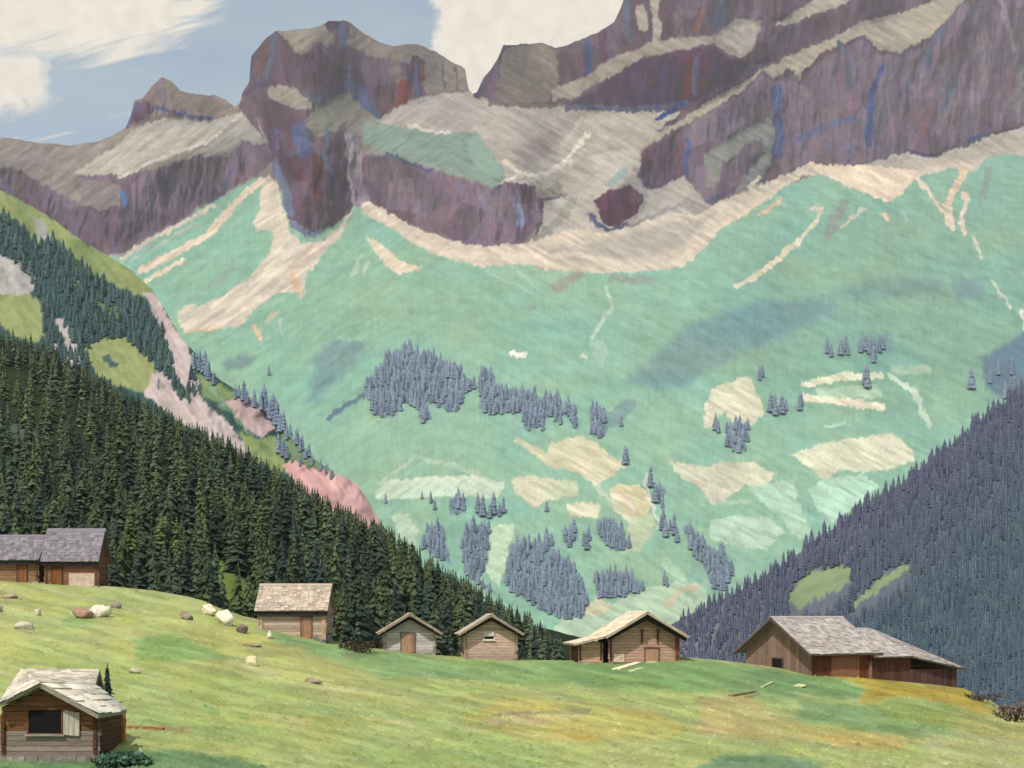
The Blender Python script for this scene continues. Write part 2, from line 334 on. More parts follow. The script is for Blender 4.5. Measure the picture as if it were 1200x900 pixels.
opsM = [
 # mint pasture variation
 ('p', '-300,330 1500,330 1500,420 -300,420', (143, 184, 163), 0, 40, .5), ('p', '850,250 1500,150 1500,480 850,480', (135, 174, 156), 0, 60, .7),
 ('p', '380,480 1000,480 1000,760 380,760', (154, 194, 170), 0, 60, .6), ('p', '200,390 420,390 420,470 240,470', (146, 188, 163), 0, 20, .8),
 ('p', '370,420 385,395 400,350 425,335 455,342 462,352 440,390 415,425 395,445 372,470 360,470', SLT, 0, 9, .62), ('p', '262,425 290,412 298,420 290,432 265,433', SLT, 0, 4, .6),
 ('p', '735,445 768,415 820,375 880,355 975,350 982,365 915,395 880,408 850,425 800,452 760,455', (118, 146, 156), 0, 9, .62),
 ('p', '985,338 1040,325 1100,330 1110,345 1060,348 1000,352', (118, 148, 155), 0, 8, .55), ('p', '1115,325 1150,330 1155,350 1120,352', SLT, 0, 7, .6),
 ('p', '1010,395 1045,390 1050,412 1015,415', SLT, 0, 6, .5), ('p', '1150,420 1200,390 1300,350 1300,520 1180,470 1155,455', (110, 132, 152), 0, 5, .85),
 ('l', '545,362 580,354 625,362', (150, 158, 148), 0, 6, .7), ('l', '652,338 680,320', (158, 156, 148), 0, 13, .7), ('l', '718,326 760,328', (158, 160, 150), 0, 10, .6),
 ('l', '735,475 700,505', (128, 150, 160), 0, 16, .6), ('l', '970,275 990,240', (148, 152, 148), 0, 12, .7), ('l', '1160,200 1150,235', (150, 152, 148), 0, 11, .5), ('l', '385,490 425,462', (112, 130, 145), 0, 5, .9),
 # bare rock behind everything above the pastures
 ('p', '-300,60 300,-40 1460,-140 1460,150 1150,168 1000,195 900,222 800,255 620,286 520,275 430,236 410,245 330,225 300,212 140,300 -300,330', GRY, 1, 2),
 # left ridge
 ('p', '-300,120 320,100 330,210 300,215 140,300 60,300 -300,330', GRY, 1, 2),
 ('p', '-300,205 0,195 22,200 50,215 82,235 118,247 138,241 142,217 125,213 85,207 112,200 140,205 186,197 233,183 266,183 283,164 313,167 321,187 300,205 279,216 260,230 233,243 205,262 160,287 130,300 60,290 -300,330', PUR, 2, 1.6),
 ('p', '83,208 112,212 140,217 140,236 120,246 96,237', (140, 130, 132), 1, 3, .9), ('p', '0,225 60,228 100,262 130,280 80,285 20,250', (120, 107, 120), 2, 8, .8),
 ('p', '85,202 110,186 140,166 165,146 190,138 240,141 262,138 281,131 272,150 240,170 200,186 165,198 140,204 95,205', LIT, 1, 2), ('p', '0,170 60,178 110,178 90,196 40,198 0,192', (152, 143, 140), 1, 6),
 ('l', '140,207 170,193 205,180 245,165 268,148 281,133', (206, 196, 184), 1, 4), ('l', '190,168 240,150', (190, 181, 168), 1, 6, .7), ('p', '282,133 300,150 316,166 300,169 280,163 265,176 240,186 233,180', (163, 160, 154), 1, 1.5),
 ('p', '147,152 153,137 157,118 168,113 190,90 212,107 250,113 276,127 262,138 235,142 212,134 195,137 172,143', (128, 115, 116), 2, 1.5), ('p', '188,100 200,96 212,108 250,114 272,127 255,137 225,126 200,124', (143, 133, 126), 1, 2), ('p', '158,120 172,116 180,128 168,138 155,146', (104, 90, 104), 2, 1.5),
 ('l', '180,124 205,132 245,138', (92, 94, 122), 2, 4), ('l', '162,121 150,148', (92, 100, 130), 2, 4), ('l', '142,225 145,240', (98, 122, 152), 2, 7), ('l', '270,200 262,228 240,244', (100, 100, 122), 2, 5, .8), ('l', '280,170 278,200', (104, 98, 116), 2, 5, .7),  # blue strokes are shadow lines set into the rock colour
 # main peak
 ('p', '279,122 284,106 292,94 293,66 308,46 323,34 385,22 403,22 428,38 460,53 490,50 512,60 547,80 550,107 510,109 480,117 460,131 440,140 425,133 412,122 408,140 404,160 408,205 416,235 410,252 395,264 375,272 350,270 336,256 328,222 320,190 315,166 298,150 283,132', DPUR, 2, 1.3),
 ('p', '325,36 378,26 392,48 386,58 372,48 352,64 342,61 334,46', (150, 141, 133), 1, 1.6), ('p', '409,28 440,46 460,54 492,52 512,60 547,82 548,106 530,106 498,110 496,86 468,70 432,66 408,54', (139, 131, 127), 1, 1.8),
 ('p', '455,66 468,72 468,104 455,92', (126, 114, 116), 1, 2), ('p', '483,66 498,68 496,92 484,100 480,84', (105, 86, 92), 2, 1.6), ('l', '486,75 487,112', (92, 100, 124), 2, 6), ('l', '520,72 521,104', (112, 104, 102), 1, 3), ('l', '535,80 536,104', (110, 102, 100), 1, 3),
 ('l', '302,78 312,56', RED, 2, 7), ('l', '393,68 391,96', RED, 2, 7, .8), ('l', '474,100 470,124', (128, 82, 84), 2, 14, .8), ('l', '322,40 317,66 312,92', BLU_SHADE, 2, 5), ('l', '398,32 404,56', BLU_SHADE, 2, 8), ('l', '408,80 410,95', BLU_SHADE, 2, 7, .6),
 ('p', '400,93 424,100 440,120 450,138 430,142 412,120', (98, 105, 124), 2, 2), ('l', '284,112 300,100 330,102', (92, 86, 108), 2, 6, .8), ('l', '358,112 382,121', BLU_SHADE, 2, 9, .9), ('l', '385,104 386,118', BLU_SHADE, 2, 5, .7),
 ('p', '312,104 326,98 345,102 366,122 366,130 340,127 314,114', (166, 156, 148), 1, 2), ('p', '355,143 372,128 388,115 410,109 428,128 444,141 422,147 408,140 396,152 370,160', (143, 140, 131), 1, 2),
 ('p', '343,145 356,143 368,175 352,188 338,182', (97, 102, 124), 2, 3), ('l', '383,152 379,178 392,215', BLU_SHADE, 2, 5), ('l', '324,152 326,172', (104, 112, 142), 2, 4), ('l', '300,140 316,166', (172, 168, 162), 1, 3, .7),
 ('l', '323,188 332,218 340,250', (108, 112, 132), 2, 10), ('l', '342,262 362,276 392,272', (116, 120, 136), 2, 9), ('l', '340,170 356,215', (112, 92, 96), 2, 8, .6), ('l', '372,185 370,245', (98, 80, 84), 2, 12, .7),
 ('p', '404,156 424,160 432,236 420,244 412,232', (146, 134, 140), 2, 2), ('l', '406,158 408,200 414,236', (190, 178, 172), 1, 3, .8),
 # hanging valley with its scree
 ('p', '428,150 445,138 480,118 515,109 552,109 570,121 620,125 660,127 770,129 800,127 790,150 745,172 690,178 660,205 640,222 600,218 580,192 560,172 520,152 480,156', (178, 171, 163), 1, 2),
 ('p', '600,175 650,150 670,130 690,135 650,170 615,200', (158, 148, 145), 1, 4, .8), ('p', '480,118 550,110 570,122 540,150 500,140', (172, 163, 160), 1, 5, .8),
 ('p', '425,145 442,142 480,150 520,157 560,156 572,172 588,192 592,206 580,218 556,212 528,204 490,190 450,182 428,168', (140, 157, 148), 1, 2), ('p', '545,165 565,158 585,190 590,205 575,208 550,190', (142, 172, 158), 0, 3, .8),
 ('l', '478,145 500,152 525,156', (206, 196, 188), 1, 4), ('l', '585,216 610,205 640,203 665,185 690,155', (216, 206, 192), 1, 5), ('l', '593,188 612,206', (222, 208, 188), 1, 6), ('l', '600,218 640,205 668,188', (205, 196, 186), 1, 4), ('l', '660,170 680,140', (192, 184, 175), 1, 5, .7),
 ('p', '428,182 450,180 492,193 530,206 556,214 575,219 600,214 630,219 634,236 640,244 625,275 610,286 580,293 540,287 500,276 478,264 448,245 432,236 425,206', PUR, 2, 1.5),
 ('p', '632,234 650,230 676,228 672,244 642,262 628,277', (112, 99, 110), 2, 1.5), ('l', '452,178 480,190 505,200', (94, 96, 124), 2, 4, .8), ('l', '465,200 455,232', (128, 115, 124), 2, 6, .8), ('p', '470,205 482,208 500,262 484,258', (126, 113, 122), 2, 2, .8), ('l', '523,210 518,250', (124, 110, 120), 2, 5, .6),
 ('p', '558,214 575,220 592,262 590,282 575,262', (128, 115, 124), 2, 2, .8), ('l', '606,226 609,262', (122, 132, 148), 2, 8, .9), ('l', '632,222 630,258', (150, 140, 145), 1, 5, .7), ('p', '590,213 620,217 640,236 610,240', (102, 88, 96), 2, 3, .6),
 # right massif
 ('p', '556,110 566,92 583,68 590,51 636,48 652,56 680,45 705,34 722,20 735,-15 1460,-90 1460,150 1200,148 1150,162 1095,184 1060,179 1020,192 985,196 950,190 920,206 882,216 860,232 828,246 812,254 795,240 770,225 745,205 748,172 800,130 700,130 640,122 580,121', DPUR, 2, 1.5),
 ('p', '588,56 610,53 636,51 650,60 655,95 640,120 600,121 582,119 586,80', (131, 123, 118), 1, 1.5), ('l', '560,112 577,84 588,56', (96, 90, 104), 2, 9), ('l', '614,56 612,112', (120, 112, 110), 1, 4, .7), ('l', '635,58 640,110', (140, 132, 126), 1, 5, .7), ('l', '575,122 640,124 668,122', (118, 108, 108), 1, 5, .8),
 ('l', '690,50 690,88', (84, 92, 122), 2, 9), ('l', '706,36 708,72', (104, 84, 98), 2, 8), ('l', '735,0 736,46', BLU_SHADE, 2, 8), ('l', '750,10 752,30', (170, 160, 152), 1, 12), ('l', '767,0 768,46', (172, 164, 154), 1, 9),
 ('l', '820,16 815,34', RED, 2, 12), ('l', '846,4 842,26', BLU_SHADE, 2, 14), ('l', '826,-20 860,-5', (160, 150, 146), 1, 8), ('l', '918,4 916,12', RED, 2, 8), ('l', '795,10 795,40', (120, 110, 114), 2, 10, .8), ('l', '890,-10 885,20', (126, 116, 122), 2, 10, .7),
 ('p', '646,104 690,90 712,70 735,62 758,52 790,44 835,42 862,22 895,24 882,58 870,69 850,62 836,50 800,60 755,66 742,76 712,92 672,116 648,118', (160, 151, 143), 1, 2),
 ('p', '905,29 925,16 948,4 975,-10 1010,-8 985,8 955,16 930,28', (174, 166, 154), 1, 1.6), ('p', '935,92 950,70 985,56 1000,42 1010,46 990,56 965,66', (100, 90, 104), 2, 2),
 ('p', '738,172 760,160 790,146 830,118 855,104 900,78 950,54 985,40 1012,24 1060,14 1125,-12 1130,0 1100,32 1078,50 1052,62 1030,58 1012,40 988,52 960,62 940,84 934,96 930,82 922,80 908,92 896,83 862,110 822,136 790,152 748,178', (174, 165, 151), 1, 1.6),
 ('p', '660,124 690,112 715,92 745,72 790,60 836,56 852,68 872,72 880,78 900,66 900,74 855,98 820,116 798,126 740,128 690,128', (91, 82, 96), 2, 1.6), ('p', '790,60 836,60 838,100 815,112 800,112', (98, 82, 94), 2, 4), ('l', '806,70 803,112', (112, 80, 86), 2, 8, .8), ('l', '815,70 813,108', BLU_SHADE, 2, 7, .8),
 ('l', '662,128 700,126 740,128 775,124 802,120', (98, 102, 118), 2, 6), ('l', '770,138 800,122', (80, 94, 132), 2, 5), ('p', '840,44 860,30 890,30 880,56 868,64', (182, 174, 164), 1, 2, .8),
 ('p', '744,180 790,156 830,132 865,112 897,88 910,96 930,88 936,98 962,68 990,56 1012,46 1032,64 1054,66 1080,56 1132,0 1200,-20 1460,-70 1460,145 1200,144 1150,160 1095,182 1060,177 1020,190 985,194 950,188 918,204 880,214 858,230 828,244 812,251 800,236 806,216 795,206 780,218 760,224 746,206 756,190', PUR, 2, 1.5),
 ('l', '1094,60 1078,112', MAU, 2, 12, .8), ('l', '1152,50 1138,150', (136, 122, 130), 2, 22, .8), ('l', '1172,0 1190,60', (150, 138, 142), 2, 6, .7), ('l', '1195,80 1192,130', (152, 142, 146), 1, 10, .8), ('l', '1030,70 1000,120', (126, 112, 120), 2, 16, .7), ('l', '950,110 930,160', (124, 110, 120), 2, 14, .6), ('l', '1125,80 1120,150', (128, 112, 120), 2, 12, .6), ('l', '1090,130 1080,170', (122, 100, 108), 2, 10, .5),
 ('l', '984,50 992,66 993,104', BLU_SHADE, 2, 6), ('l', '1104,34 1092,54 1086,76', BLU_SHADE, 2, 6), ('l', '1034,80 1022,115 1018,170', (88, 95, 126), 2, 8), ('l', '1069,92 1062,130', BLU_SHADE, 2, 5), ('l', '1120,95 1107,126', BLU_SHADE, 2, 6), ('l', '910,104 914,180', (90, 95, 122), 2, 11, .85), ('l', '930,165 962,150 1000,138', (98, 106, 132), 2, 7, .8), ('l', '806,165 803,212', (90, 98, 126), 2, 6), ('l', '840,130 842,150', BLU_SHADE, 2, 6, .7), ('l', '860,120 850,145', BLU_SHADE, 2, 4, .5), ('l', '970,180 1010,168', (120, 112, 128), 2, 6, .7), ('l', '1060,176 1090,182', (88, 86, 112), 2, 5, .8), ('l', '1135,163 1155,156', (92, 98, 128), 2, 5),
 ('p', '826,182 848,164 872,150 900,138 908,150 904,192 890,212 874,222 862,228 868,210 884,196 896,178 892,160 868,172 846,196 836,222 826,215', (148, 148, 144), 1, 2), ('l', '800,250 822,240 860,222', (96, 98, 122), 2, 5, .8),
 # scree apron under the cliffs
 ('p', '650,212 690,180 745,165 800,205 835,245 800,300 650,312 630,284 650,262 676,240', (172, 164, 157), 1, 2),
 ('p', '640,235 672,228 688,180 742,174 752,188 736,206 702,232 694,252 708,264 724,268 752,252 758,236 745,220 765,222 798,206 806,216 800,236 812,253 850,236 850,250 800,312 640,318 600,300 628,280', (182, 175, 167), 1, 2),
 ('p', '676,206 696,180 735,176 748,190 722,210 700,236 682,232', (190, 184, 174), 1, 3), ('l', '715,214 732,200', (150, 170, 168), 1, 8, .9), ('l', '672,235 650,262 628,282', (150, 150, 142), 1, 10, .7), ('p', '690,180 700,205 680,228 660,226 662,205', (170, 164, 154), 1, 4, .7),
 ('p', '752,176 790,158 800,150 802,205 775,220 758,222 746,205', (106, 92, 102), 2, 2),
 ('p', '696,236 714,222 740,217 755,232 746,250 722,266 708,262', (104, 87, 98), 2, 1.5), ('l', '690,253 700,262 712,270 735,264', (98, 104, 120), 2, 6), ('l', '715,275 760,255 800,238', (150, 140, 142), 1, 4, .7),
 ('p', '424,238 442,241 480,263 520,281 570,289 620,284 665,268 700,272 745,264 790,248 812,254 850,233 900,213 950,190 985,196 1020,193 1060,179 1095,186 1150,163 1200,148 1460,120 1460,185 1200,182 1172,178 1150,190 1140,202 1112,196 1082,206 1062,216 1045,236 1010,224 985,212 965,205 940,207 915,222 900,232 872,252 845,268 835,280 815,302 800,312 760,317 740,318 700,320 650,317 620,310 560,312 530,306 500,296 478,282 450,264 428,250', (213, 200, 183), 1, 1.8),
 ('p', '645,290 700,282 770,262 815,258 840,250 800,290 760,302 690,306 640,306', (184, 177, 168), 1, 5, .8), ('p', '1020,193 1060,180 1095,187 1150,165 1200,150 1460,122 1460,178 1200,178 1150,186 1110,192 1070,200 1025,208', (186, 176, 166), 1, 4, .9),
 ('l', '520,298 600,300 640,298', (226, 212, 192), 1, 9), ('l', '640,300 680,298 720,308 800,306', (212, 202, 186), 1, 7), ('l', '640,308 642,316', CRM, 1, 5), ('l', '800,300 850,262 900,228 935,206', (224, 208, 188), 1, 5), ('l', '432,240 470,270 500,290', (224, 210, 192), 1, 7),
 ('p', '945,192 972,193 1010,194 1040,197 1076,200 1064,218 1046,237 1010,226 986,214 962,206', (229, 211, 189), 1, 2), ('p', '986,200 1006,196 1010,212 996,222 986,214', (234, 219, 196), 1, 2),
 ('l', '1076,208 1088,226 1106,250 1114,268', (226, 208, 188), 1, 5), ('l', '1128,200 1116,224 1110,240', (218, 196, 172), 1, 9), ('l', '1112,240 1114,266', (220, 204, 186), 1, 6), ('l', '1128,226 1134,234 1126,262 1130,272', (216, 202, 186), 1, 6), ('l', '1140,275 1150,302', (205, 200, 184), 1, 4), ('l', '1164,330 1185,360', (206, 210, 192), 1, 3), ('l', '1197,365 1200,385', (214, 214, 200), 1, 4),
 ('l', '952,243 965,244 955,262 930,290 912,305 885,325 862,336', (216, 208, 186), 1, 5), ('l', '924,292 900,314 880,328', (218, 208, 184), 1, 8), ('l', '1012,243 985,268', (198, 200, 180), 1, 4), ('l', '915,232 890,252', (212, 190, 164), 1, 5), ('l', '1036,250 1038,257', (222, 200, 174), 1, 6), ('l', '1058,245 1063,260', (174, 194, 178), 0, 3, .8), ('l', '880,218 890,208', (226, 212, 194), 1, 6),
 # left apron
 ('p', '140,300 205,263 260,231 302,206 322,212 330,250 348,278 372,276 410,252 428,250 500,296 620,330 620,400 240,400 210,380', (146, 186, 163), 0, 3), 
 ('l', '141,302 200,268 250,242', (214, 202, 186), 1, 5), ('l', '165,318 205,298 240,276 280,236 304,212', (222, 204, 184), 1, 9), ('l', '150,308 190,285 230,262', (170, 186, 174), 1, 4), ('l', '172,330 215,305', (226, 210, 188), 1, 5),
 ('p', '306,208 320,206 330,240 336,266 350,285 380,282 405,258 416,243 398,280 374,302 362,320 356,346 338,341 322,346 302,362 280,382 252,386 215,389 205,372 232,360 264,345 292,325 312,300 321,276 318,270 300,270 297,262 306,238', (215, 203, 187), 1, 2),
 ('l', '345,322 352,346', (222, 188, 156), 1, 7, .9), ('l', '330,290 300,335 262,360', (228, 214, 194), 1, 7, .8), ('l', '318,215 324,262', (206, 198, 182), 1, 8, .7), ('l', '372,288 345,315', (224, 204, 180), 1, 6, .8), ('p', '204,365 230,354 232,364 212,378', (204, 198, 182), 1, 2), ('l', '222,388 262,384', (226, 196, 164), 1, 4, .7),
 ('p', '225,345 262,322 280,308 262,330 240,342', (150, 168, 158), 0, 3, .8), ('l', '305,395 300,382', (216, 190, 162), 1, 5), ('l', '312,376 325,366', (210, 196, 172), 1, 5, .8), ('l', '330,372 332,392', (200, 200, 178), 1, 3, .6),
 ('p', '429,279 441,283 462,300 480,311 496,314 466,323 452,312', (224, 210, 188), 1, 1.8), ('l', '425,300 412,322', (186, 204, 184), 0, 4, .8), ('l', '432,308 426,320', (190, 206, 186), 0, 4, .7),
 ('l', '709,338 717,358 700,385 694,396', (188, 206, 190), 1, 5, .9), ('p', '690,400 706,398 712,412 706,430 698,420', (176, 204, 186), 0, 3, .8), ('l', '600,414 616,416', (230, 224, 208), 1, 7), ('l', '682,417 686,418', (222, 216, 200), 1, 5),
 ('l', '570,318 620,340', (172, 202, 184), 0, 3, .7), ('l', '600,312 640,345', (172, 202, 184), 0, 3, .6),
 # hay meadows low on the slope
 ('p', '604,511 640,531 646,518 655,518 666,515 680,510 700,520 735,546 700,570 690,560 660,550 640,546', (206, 199, 168), 1, 2), ('p', '666,538 690,545 702,570 682,560', (220, 204, 178), 1, 2, .8), ('l', '605,515 640,540', (208, 204, 172), 1, 7, .8),
 ('p', '442,585 440,574 448,563 500,559 560,556 592,566 582,586 540,581 480,584', (194, 208, 182), 1, 2), ('l', '442,565 470,548 490,534 530,545 560,556', (184, 206, 184), 0, 5, .7), ('l', '484,562 560,562', (212, 214, 188), 1, 5, .7),
 ('p', '598,562 620,556 672,566 676,582 640,587 629,596 606,580', (206, 202, 172), 1, 2), ('l', '632,565 628,594', (222, 206, 180), 1, 4, .7), ('p', '640,566 676,566 674,582 640,586', (196, 206, 174), 1, 2, .7),
 ('p', '714,572 728,566 748,566 766,586 756,605 736,612 720,600', (204, 196, 160), 1, 2), ('l', '718,578 735,588 742,600', (228, 206, 188), 1, 6, .9), ('p', '665,592 690,588 704,592 700,608 668,606', (212, 208, 178), 1, 2), ('l', '700,570 722,595 745,620', (198, 206, 178), 1, 7, .7), ('p', '736,610 764,602 768,625 752,645 724,650 735,640', (188, 196, 164), 1, 3, .9), ('l', '756,555 766,600 772,618', (214, 216, 204), 1, 4, .8),
 ('p', '834,456 876,441 888,460 896,484 882,498 866,502 852,484 842,490 830,502 824,480', (206, 202, 174), 1, 2), ('l', '828,476 826,500', (216, 208, 186), 1, 6), ('l', '864,490 862,505', (218, 206, 178), 1, 8), 
 ('l', '942,450 985,442 1032,440', (208, 208, 178), 1, 8), ('l', '942,466 985,470 1034,477', (214, 206, 180), 1, 9), ('p', '955,455 1030,450 1036,466 960,466', (184, 204, 176), 1, 2, .7), ('l', '1042,440 1072,458 1088,498', (202, 212, 190), 1, 6, .8), ('l', '1050,434 1085,432', (186, 200, 176), 1, 10, .6), ('l', '968,500 990,495', (180, 208, 192), 1, 3),
 ('p', '783,541 800,542 832,547 842,541 884,543 910,556 896,576 874,568 850,588 834,591 818,566 800,562', (206, 203, 176), 1, 2), ('l', '820,562 835,588', (220, 204, 182), 1, 8, .7), ('l', '838,590 880,588', (190, 206, 178), 1, 4, .7),
 ('p', '928,533 960,520 1008,512 1044,506 1062,520 1074,540 1050,548 1012,554 985,550 964,563 945,546', (208, 206, 178), 1, 2), ('l', '1030,510 1058,540', (218, 208, 184), 1, 7, .6), ('p', '945,572 964,560 1010,556 1030,570 1005,592 975,612 960,598', (176, 204, 180), 1, 2), ('p', '876,572 905,565 930,562 936,585 952,625 934,632 914,606', (180, 204, 178), 1, 2, .9), ('p', '830,610 872,604 905,606 918,624 896,646 834,632', (182, 204, 180), 1, 3, .9),
 ('p', '574,618 600,615 596,645 586,690 568,668', (188, 206, 174), 1, 2), ('p', '458,604 474,600 492,622 486,640 468,630', (182, 198, 172), 1, 3), ('p', '640,770 650,735 665,715 690,704 720,708 745,690 790,682 830,685 830,790 640,790', (178, 196, 168), 1, 3), ('p', '672,718 702,700 720,712 700,722', (206, 198, 166), 1, 2), ('l', '780,710 800,690 818,688', (196, 186, 158), 1, 9, .8), ('l', '778,660 800,680', (180, 204, 176), 1, 12, .8), ('p', '820,650 850,660 880,660 850,690 825,690', (166, 198, 176), 0, 4, .8),
]
# dark wooded patches of the far slope: the ground under the trees is tinted slate blue
WOODS = ['424,460 432,444 446,428 460,412 475,404 490,416 515,420 538,434 558,452 544,466 538,480 518,480 500,468 504,488 496,496 488,476 472,470 466,486 450,490 436,484 432,466', '562,440 575,434 584,455 610,456 640,468 660,482 640,488 600,482 575,484 562,478', '612,486 640,484 638,503 615,503', '645,462 656,466 660,496 648,490', '662,470 678,476 678,502 664,490', '690,476 712,480 706,510 692,510',
         '492,640 500,618 516,612 522,636 530,662 510,650', '540,630 548,618 570,614 576,632 568,664 560,680 590,700 566,690 546,672', '598,640 612,634 630,640 640,632 644,650 668,655 680,680 690,700 680,725 640,718 612,700 590,684', '658,620 676,618 676,634 664,640', '698,612 712,606 730,625 738,640 718,645 704,632', '696,676 716,670 740,672 756,690 728,700 698,698', '526,584 545,582 546,600 530,602', '770,560 778,575 776,594 768,582', '800,618 812,622 830,640 850,650 862,668 850,690 836,690 826,665 810,645', '850,500 878,494 876,526 862,530 852,520']
opsM += [('p', q, (128, 150, 160), 0, 3, .8) for q in WOODS]

def streakM(X, Y, C, K):
    g, s, c = K
    a1, b1 = rot(X, Y, 28); a2, b2 = rot(X, Y, -35)
    lft = np.clip((X - 420) / 200, 0, 1)
    def two(fn): return fn(a2, b2) * (1 - lft) + fn(a1, b1) * lft
    st = two(lambda u, v: fbm(u / 26, v / 4, 4, 31) * .055 + cells(u / 22, v / 5.5, 33) * .045) + vn(X / 2.4, Y / 14, 35) * .045
    sc = two(lambda u, v: fbm(u / 26, v / 3.2, 4, 41) * .13 + cells(u / 26, v / 5, 43) * .09) + vn(X / 2.2, Y / 2.2, 45) * .05
    ck = cells(X / 11, Y / 30, 51) * .07 + fbm(X / 7.0, Y / 30, 3, 53) * .07 + cells(X / 38, Y / 34, 55) * .14
    k = 1 + st * g + sc * s + ck * c
    C = C * k[..., None]
    hue = fbm(X / 55, Y / 35, 3, 61)
    C[..., 0] *= 1 + .06 * hue * g + .07 * fbm(X / 9, Y / 30, 2, 63) * c; C[..., 2] *= 1 - .05 * hue * g + .08 * fbm(X / 7, Y / 22, 2, 65) * c
    lum = (C @ np.array([.3, .6, .1]))[..., None]; C = np.where(g[..., None] > .5, (lum + (C - lum) * .95) * 1.02, C)
    hay = np.clip(s * 2 - 1, 0, 1) * np.clip((Y - 400) / 30, 0, 1)
    C = C * (1 + hay[..., None] * np.array([.05, .06, .09]))
    return np.clip(C, 4, 250)
def reliefM(X, Y, K):
    c = blur(blur(K[2], 3, 0), 3, 1); s = K[1]
    r = .0105 * fbm(X / 26 + .5 * vn(X / 60, Y / 60, 7), Y / 75, 4, 71) + .0042 * fbm(X / 7, Y / 28, 3, 73)
    gro = .007 * fbm((X + .5 * Y) / 80, (Y - .3 * X) / 80, 4, 77) + .0011 * fbm(X / 9, Y / 9, 3, 79)
    return r * c + gro * (1 - c)
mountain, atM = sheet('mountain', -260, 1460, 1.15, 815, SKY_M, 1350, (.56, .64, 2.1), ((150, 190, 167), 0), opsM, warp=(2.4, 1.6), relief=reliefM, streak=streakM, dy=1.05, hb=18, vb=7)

# --- the wooded shoulder on the left, behind the dark forest
SKY_L = P('-260,60 -60,190 0,222 50,249 100,284 150,314 178,339 200,374 212,396 222,406 250,440 300,470 330,504 370,540 400,558 418,566 430,585 447,613 470,650 520,720 560,760')
TEAL = (72, 96, 97)
LG = (148, 160, 116)
opsL = [
 ('p', '-260,40 0,220 50,247 100,282 150,312 180,338 190,352 172,352 140,337 110,322 90,302 62,280 42,286 28,262 0,250 -260,140', (142, 155, 112), 0, 3), ('p', '40,254 54,260 58,284 46,282', (168, 168, 164), 1, 2), ('p', '-260,330 0,297 24,308 36,325 40,337 34,346 14,351 0,345 -260,380', (176, 173, 172), 2, 2),
 ('p', '-260,380 0,346 30,344 46,350 52,390 42,402 20,396 0,380', (148, 160, 116), 0, 3), ('p', '64,372 76,376 88,400 98,420 86,432 66,420 50,404 60,400 78,410 72,392', (184, 178, 175), 2, 2), ('p', '98,408 120,396 145,394 170,414 187,426 172,462 140,452 112,440', LG, 0, 3), ('l', '88,312 90,332', (128, 150, 92), 0, 11), ('l', '115,350 135,368', (116, 140, 94), 0, 12, .8), ('l', '125,420 135,428', (80, 104, 108), 0, 8),
 ('p', '167,344 180,344 196,370 216,396 229,426 232,460 246,476 270,500 302,542 262,532 220,502 170,462 172,446 186,433 196,440 210,464 222,470 216,450 206,438 201,410 190,386', (194, 181, 180), 2, 1.6), ('p', '228,438 260,449 287,468 262,472 240,466', (126, 146, 108), 0, 2), ('l', '248,454 262,474', (130, 168, 150), 0, 4, .7),
 ('p', '260,472 276,466 298,464 312,472 324,500 306,513 280,496', (190, 168, 168), 2, 1.6), ('p', '278,506 306,514 324,510 334,534 336,556 300,542', (140, 158, 112), 0, 2), ('l', '255,472 300,515 320,530', (118, 150, 120), 0, 4, .8), ('p', '330,500 372,540 400,558 372,550 345,540 330,530', (118, 142, 112), 0, 2),
 ('p', '328,544 345,541 372,551 386,551 400,546 420,562 450,614 420,622 380,598 348,570', (208, 168, 166), 2, 1.6), ('l', '385,556 392,570', (224, 196, 188), 2, 8, .7),
]
def streakL(X, Y, C, K):
    a, b = rot(X, Y, 55)
    k = 1 + K[0] * (.07 * cells(a / 14, b / 4.5, 3) + .08 * fbm(a / 18, b / 4, 3, 5)) + K[2] * (.12 * fbm(a / 20, b / 3, 3, 7) + .05 * cells(a / 18, b / 4, 9)) 
    return np.clip(C * k[..., None], 4, 250)
shoulder, atL = sheet('hillside', -260, 560, 2.0, P('-260,640 0,640 300,700 560,790'), SKY_L, P('-260,620 300,560 560,560'), (.62, .7, 1.3), (TEAL, 0), opsL, warp=(2.4, 2.0), relief=lambda X, Y, K: .012 * fbm(X / 45, Y / 45, 4, 91) + .004 * fbm(X / 12, Y / 20, 3, 93) * (K[2] + .3), streak=streakL, mat='hill', hb=6, dy=2.0)

# --- the dark forest slope on the left
CREST_F = P('-260,300 -60,370 0,396 60,420 100,444 150,476 200,500 260,536 320,566 380,604 430,632 480,660 520,684 560,708 600,728 640,752 680,775 720,800')
opsF = [('p', '-100,480 0,488 40,505 46,522 0,512 -100,505', (84, 98, 92), 0, 3), ('p', '232,645 256,652 298,690 300,735 262,735 246,702 238,672', (112, 132, 74), 0, 3), ('p', '0,575 20,580 18,600 0,598', (92, 112, 62), 0, 4), ('p', '135,590 160,592 170,650 150,648', (104, 126, 66), 0, 4)]
slopeF, atF = sheet('forest_hillside', -260, 720, 3.0, P('-260,700 0,720 250,745 400,790 720,830'), CREST_F, P('-260,165 0,178 300,185 720,230'), (.36, .4, .4), ((52, 62, 50), 0), opsF, warp=(3, 3), mat='hill', hb=4, dy=3.0, relief=lambda X, Y, K: .02 * fbm(X / 60, Y / 60, 3, 15))

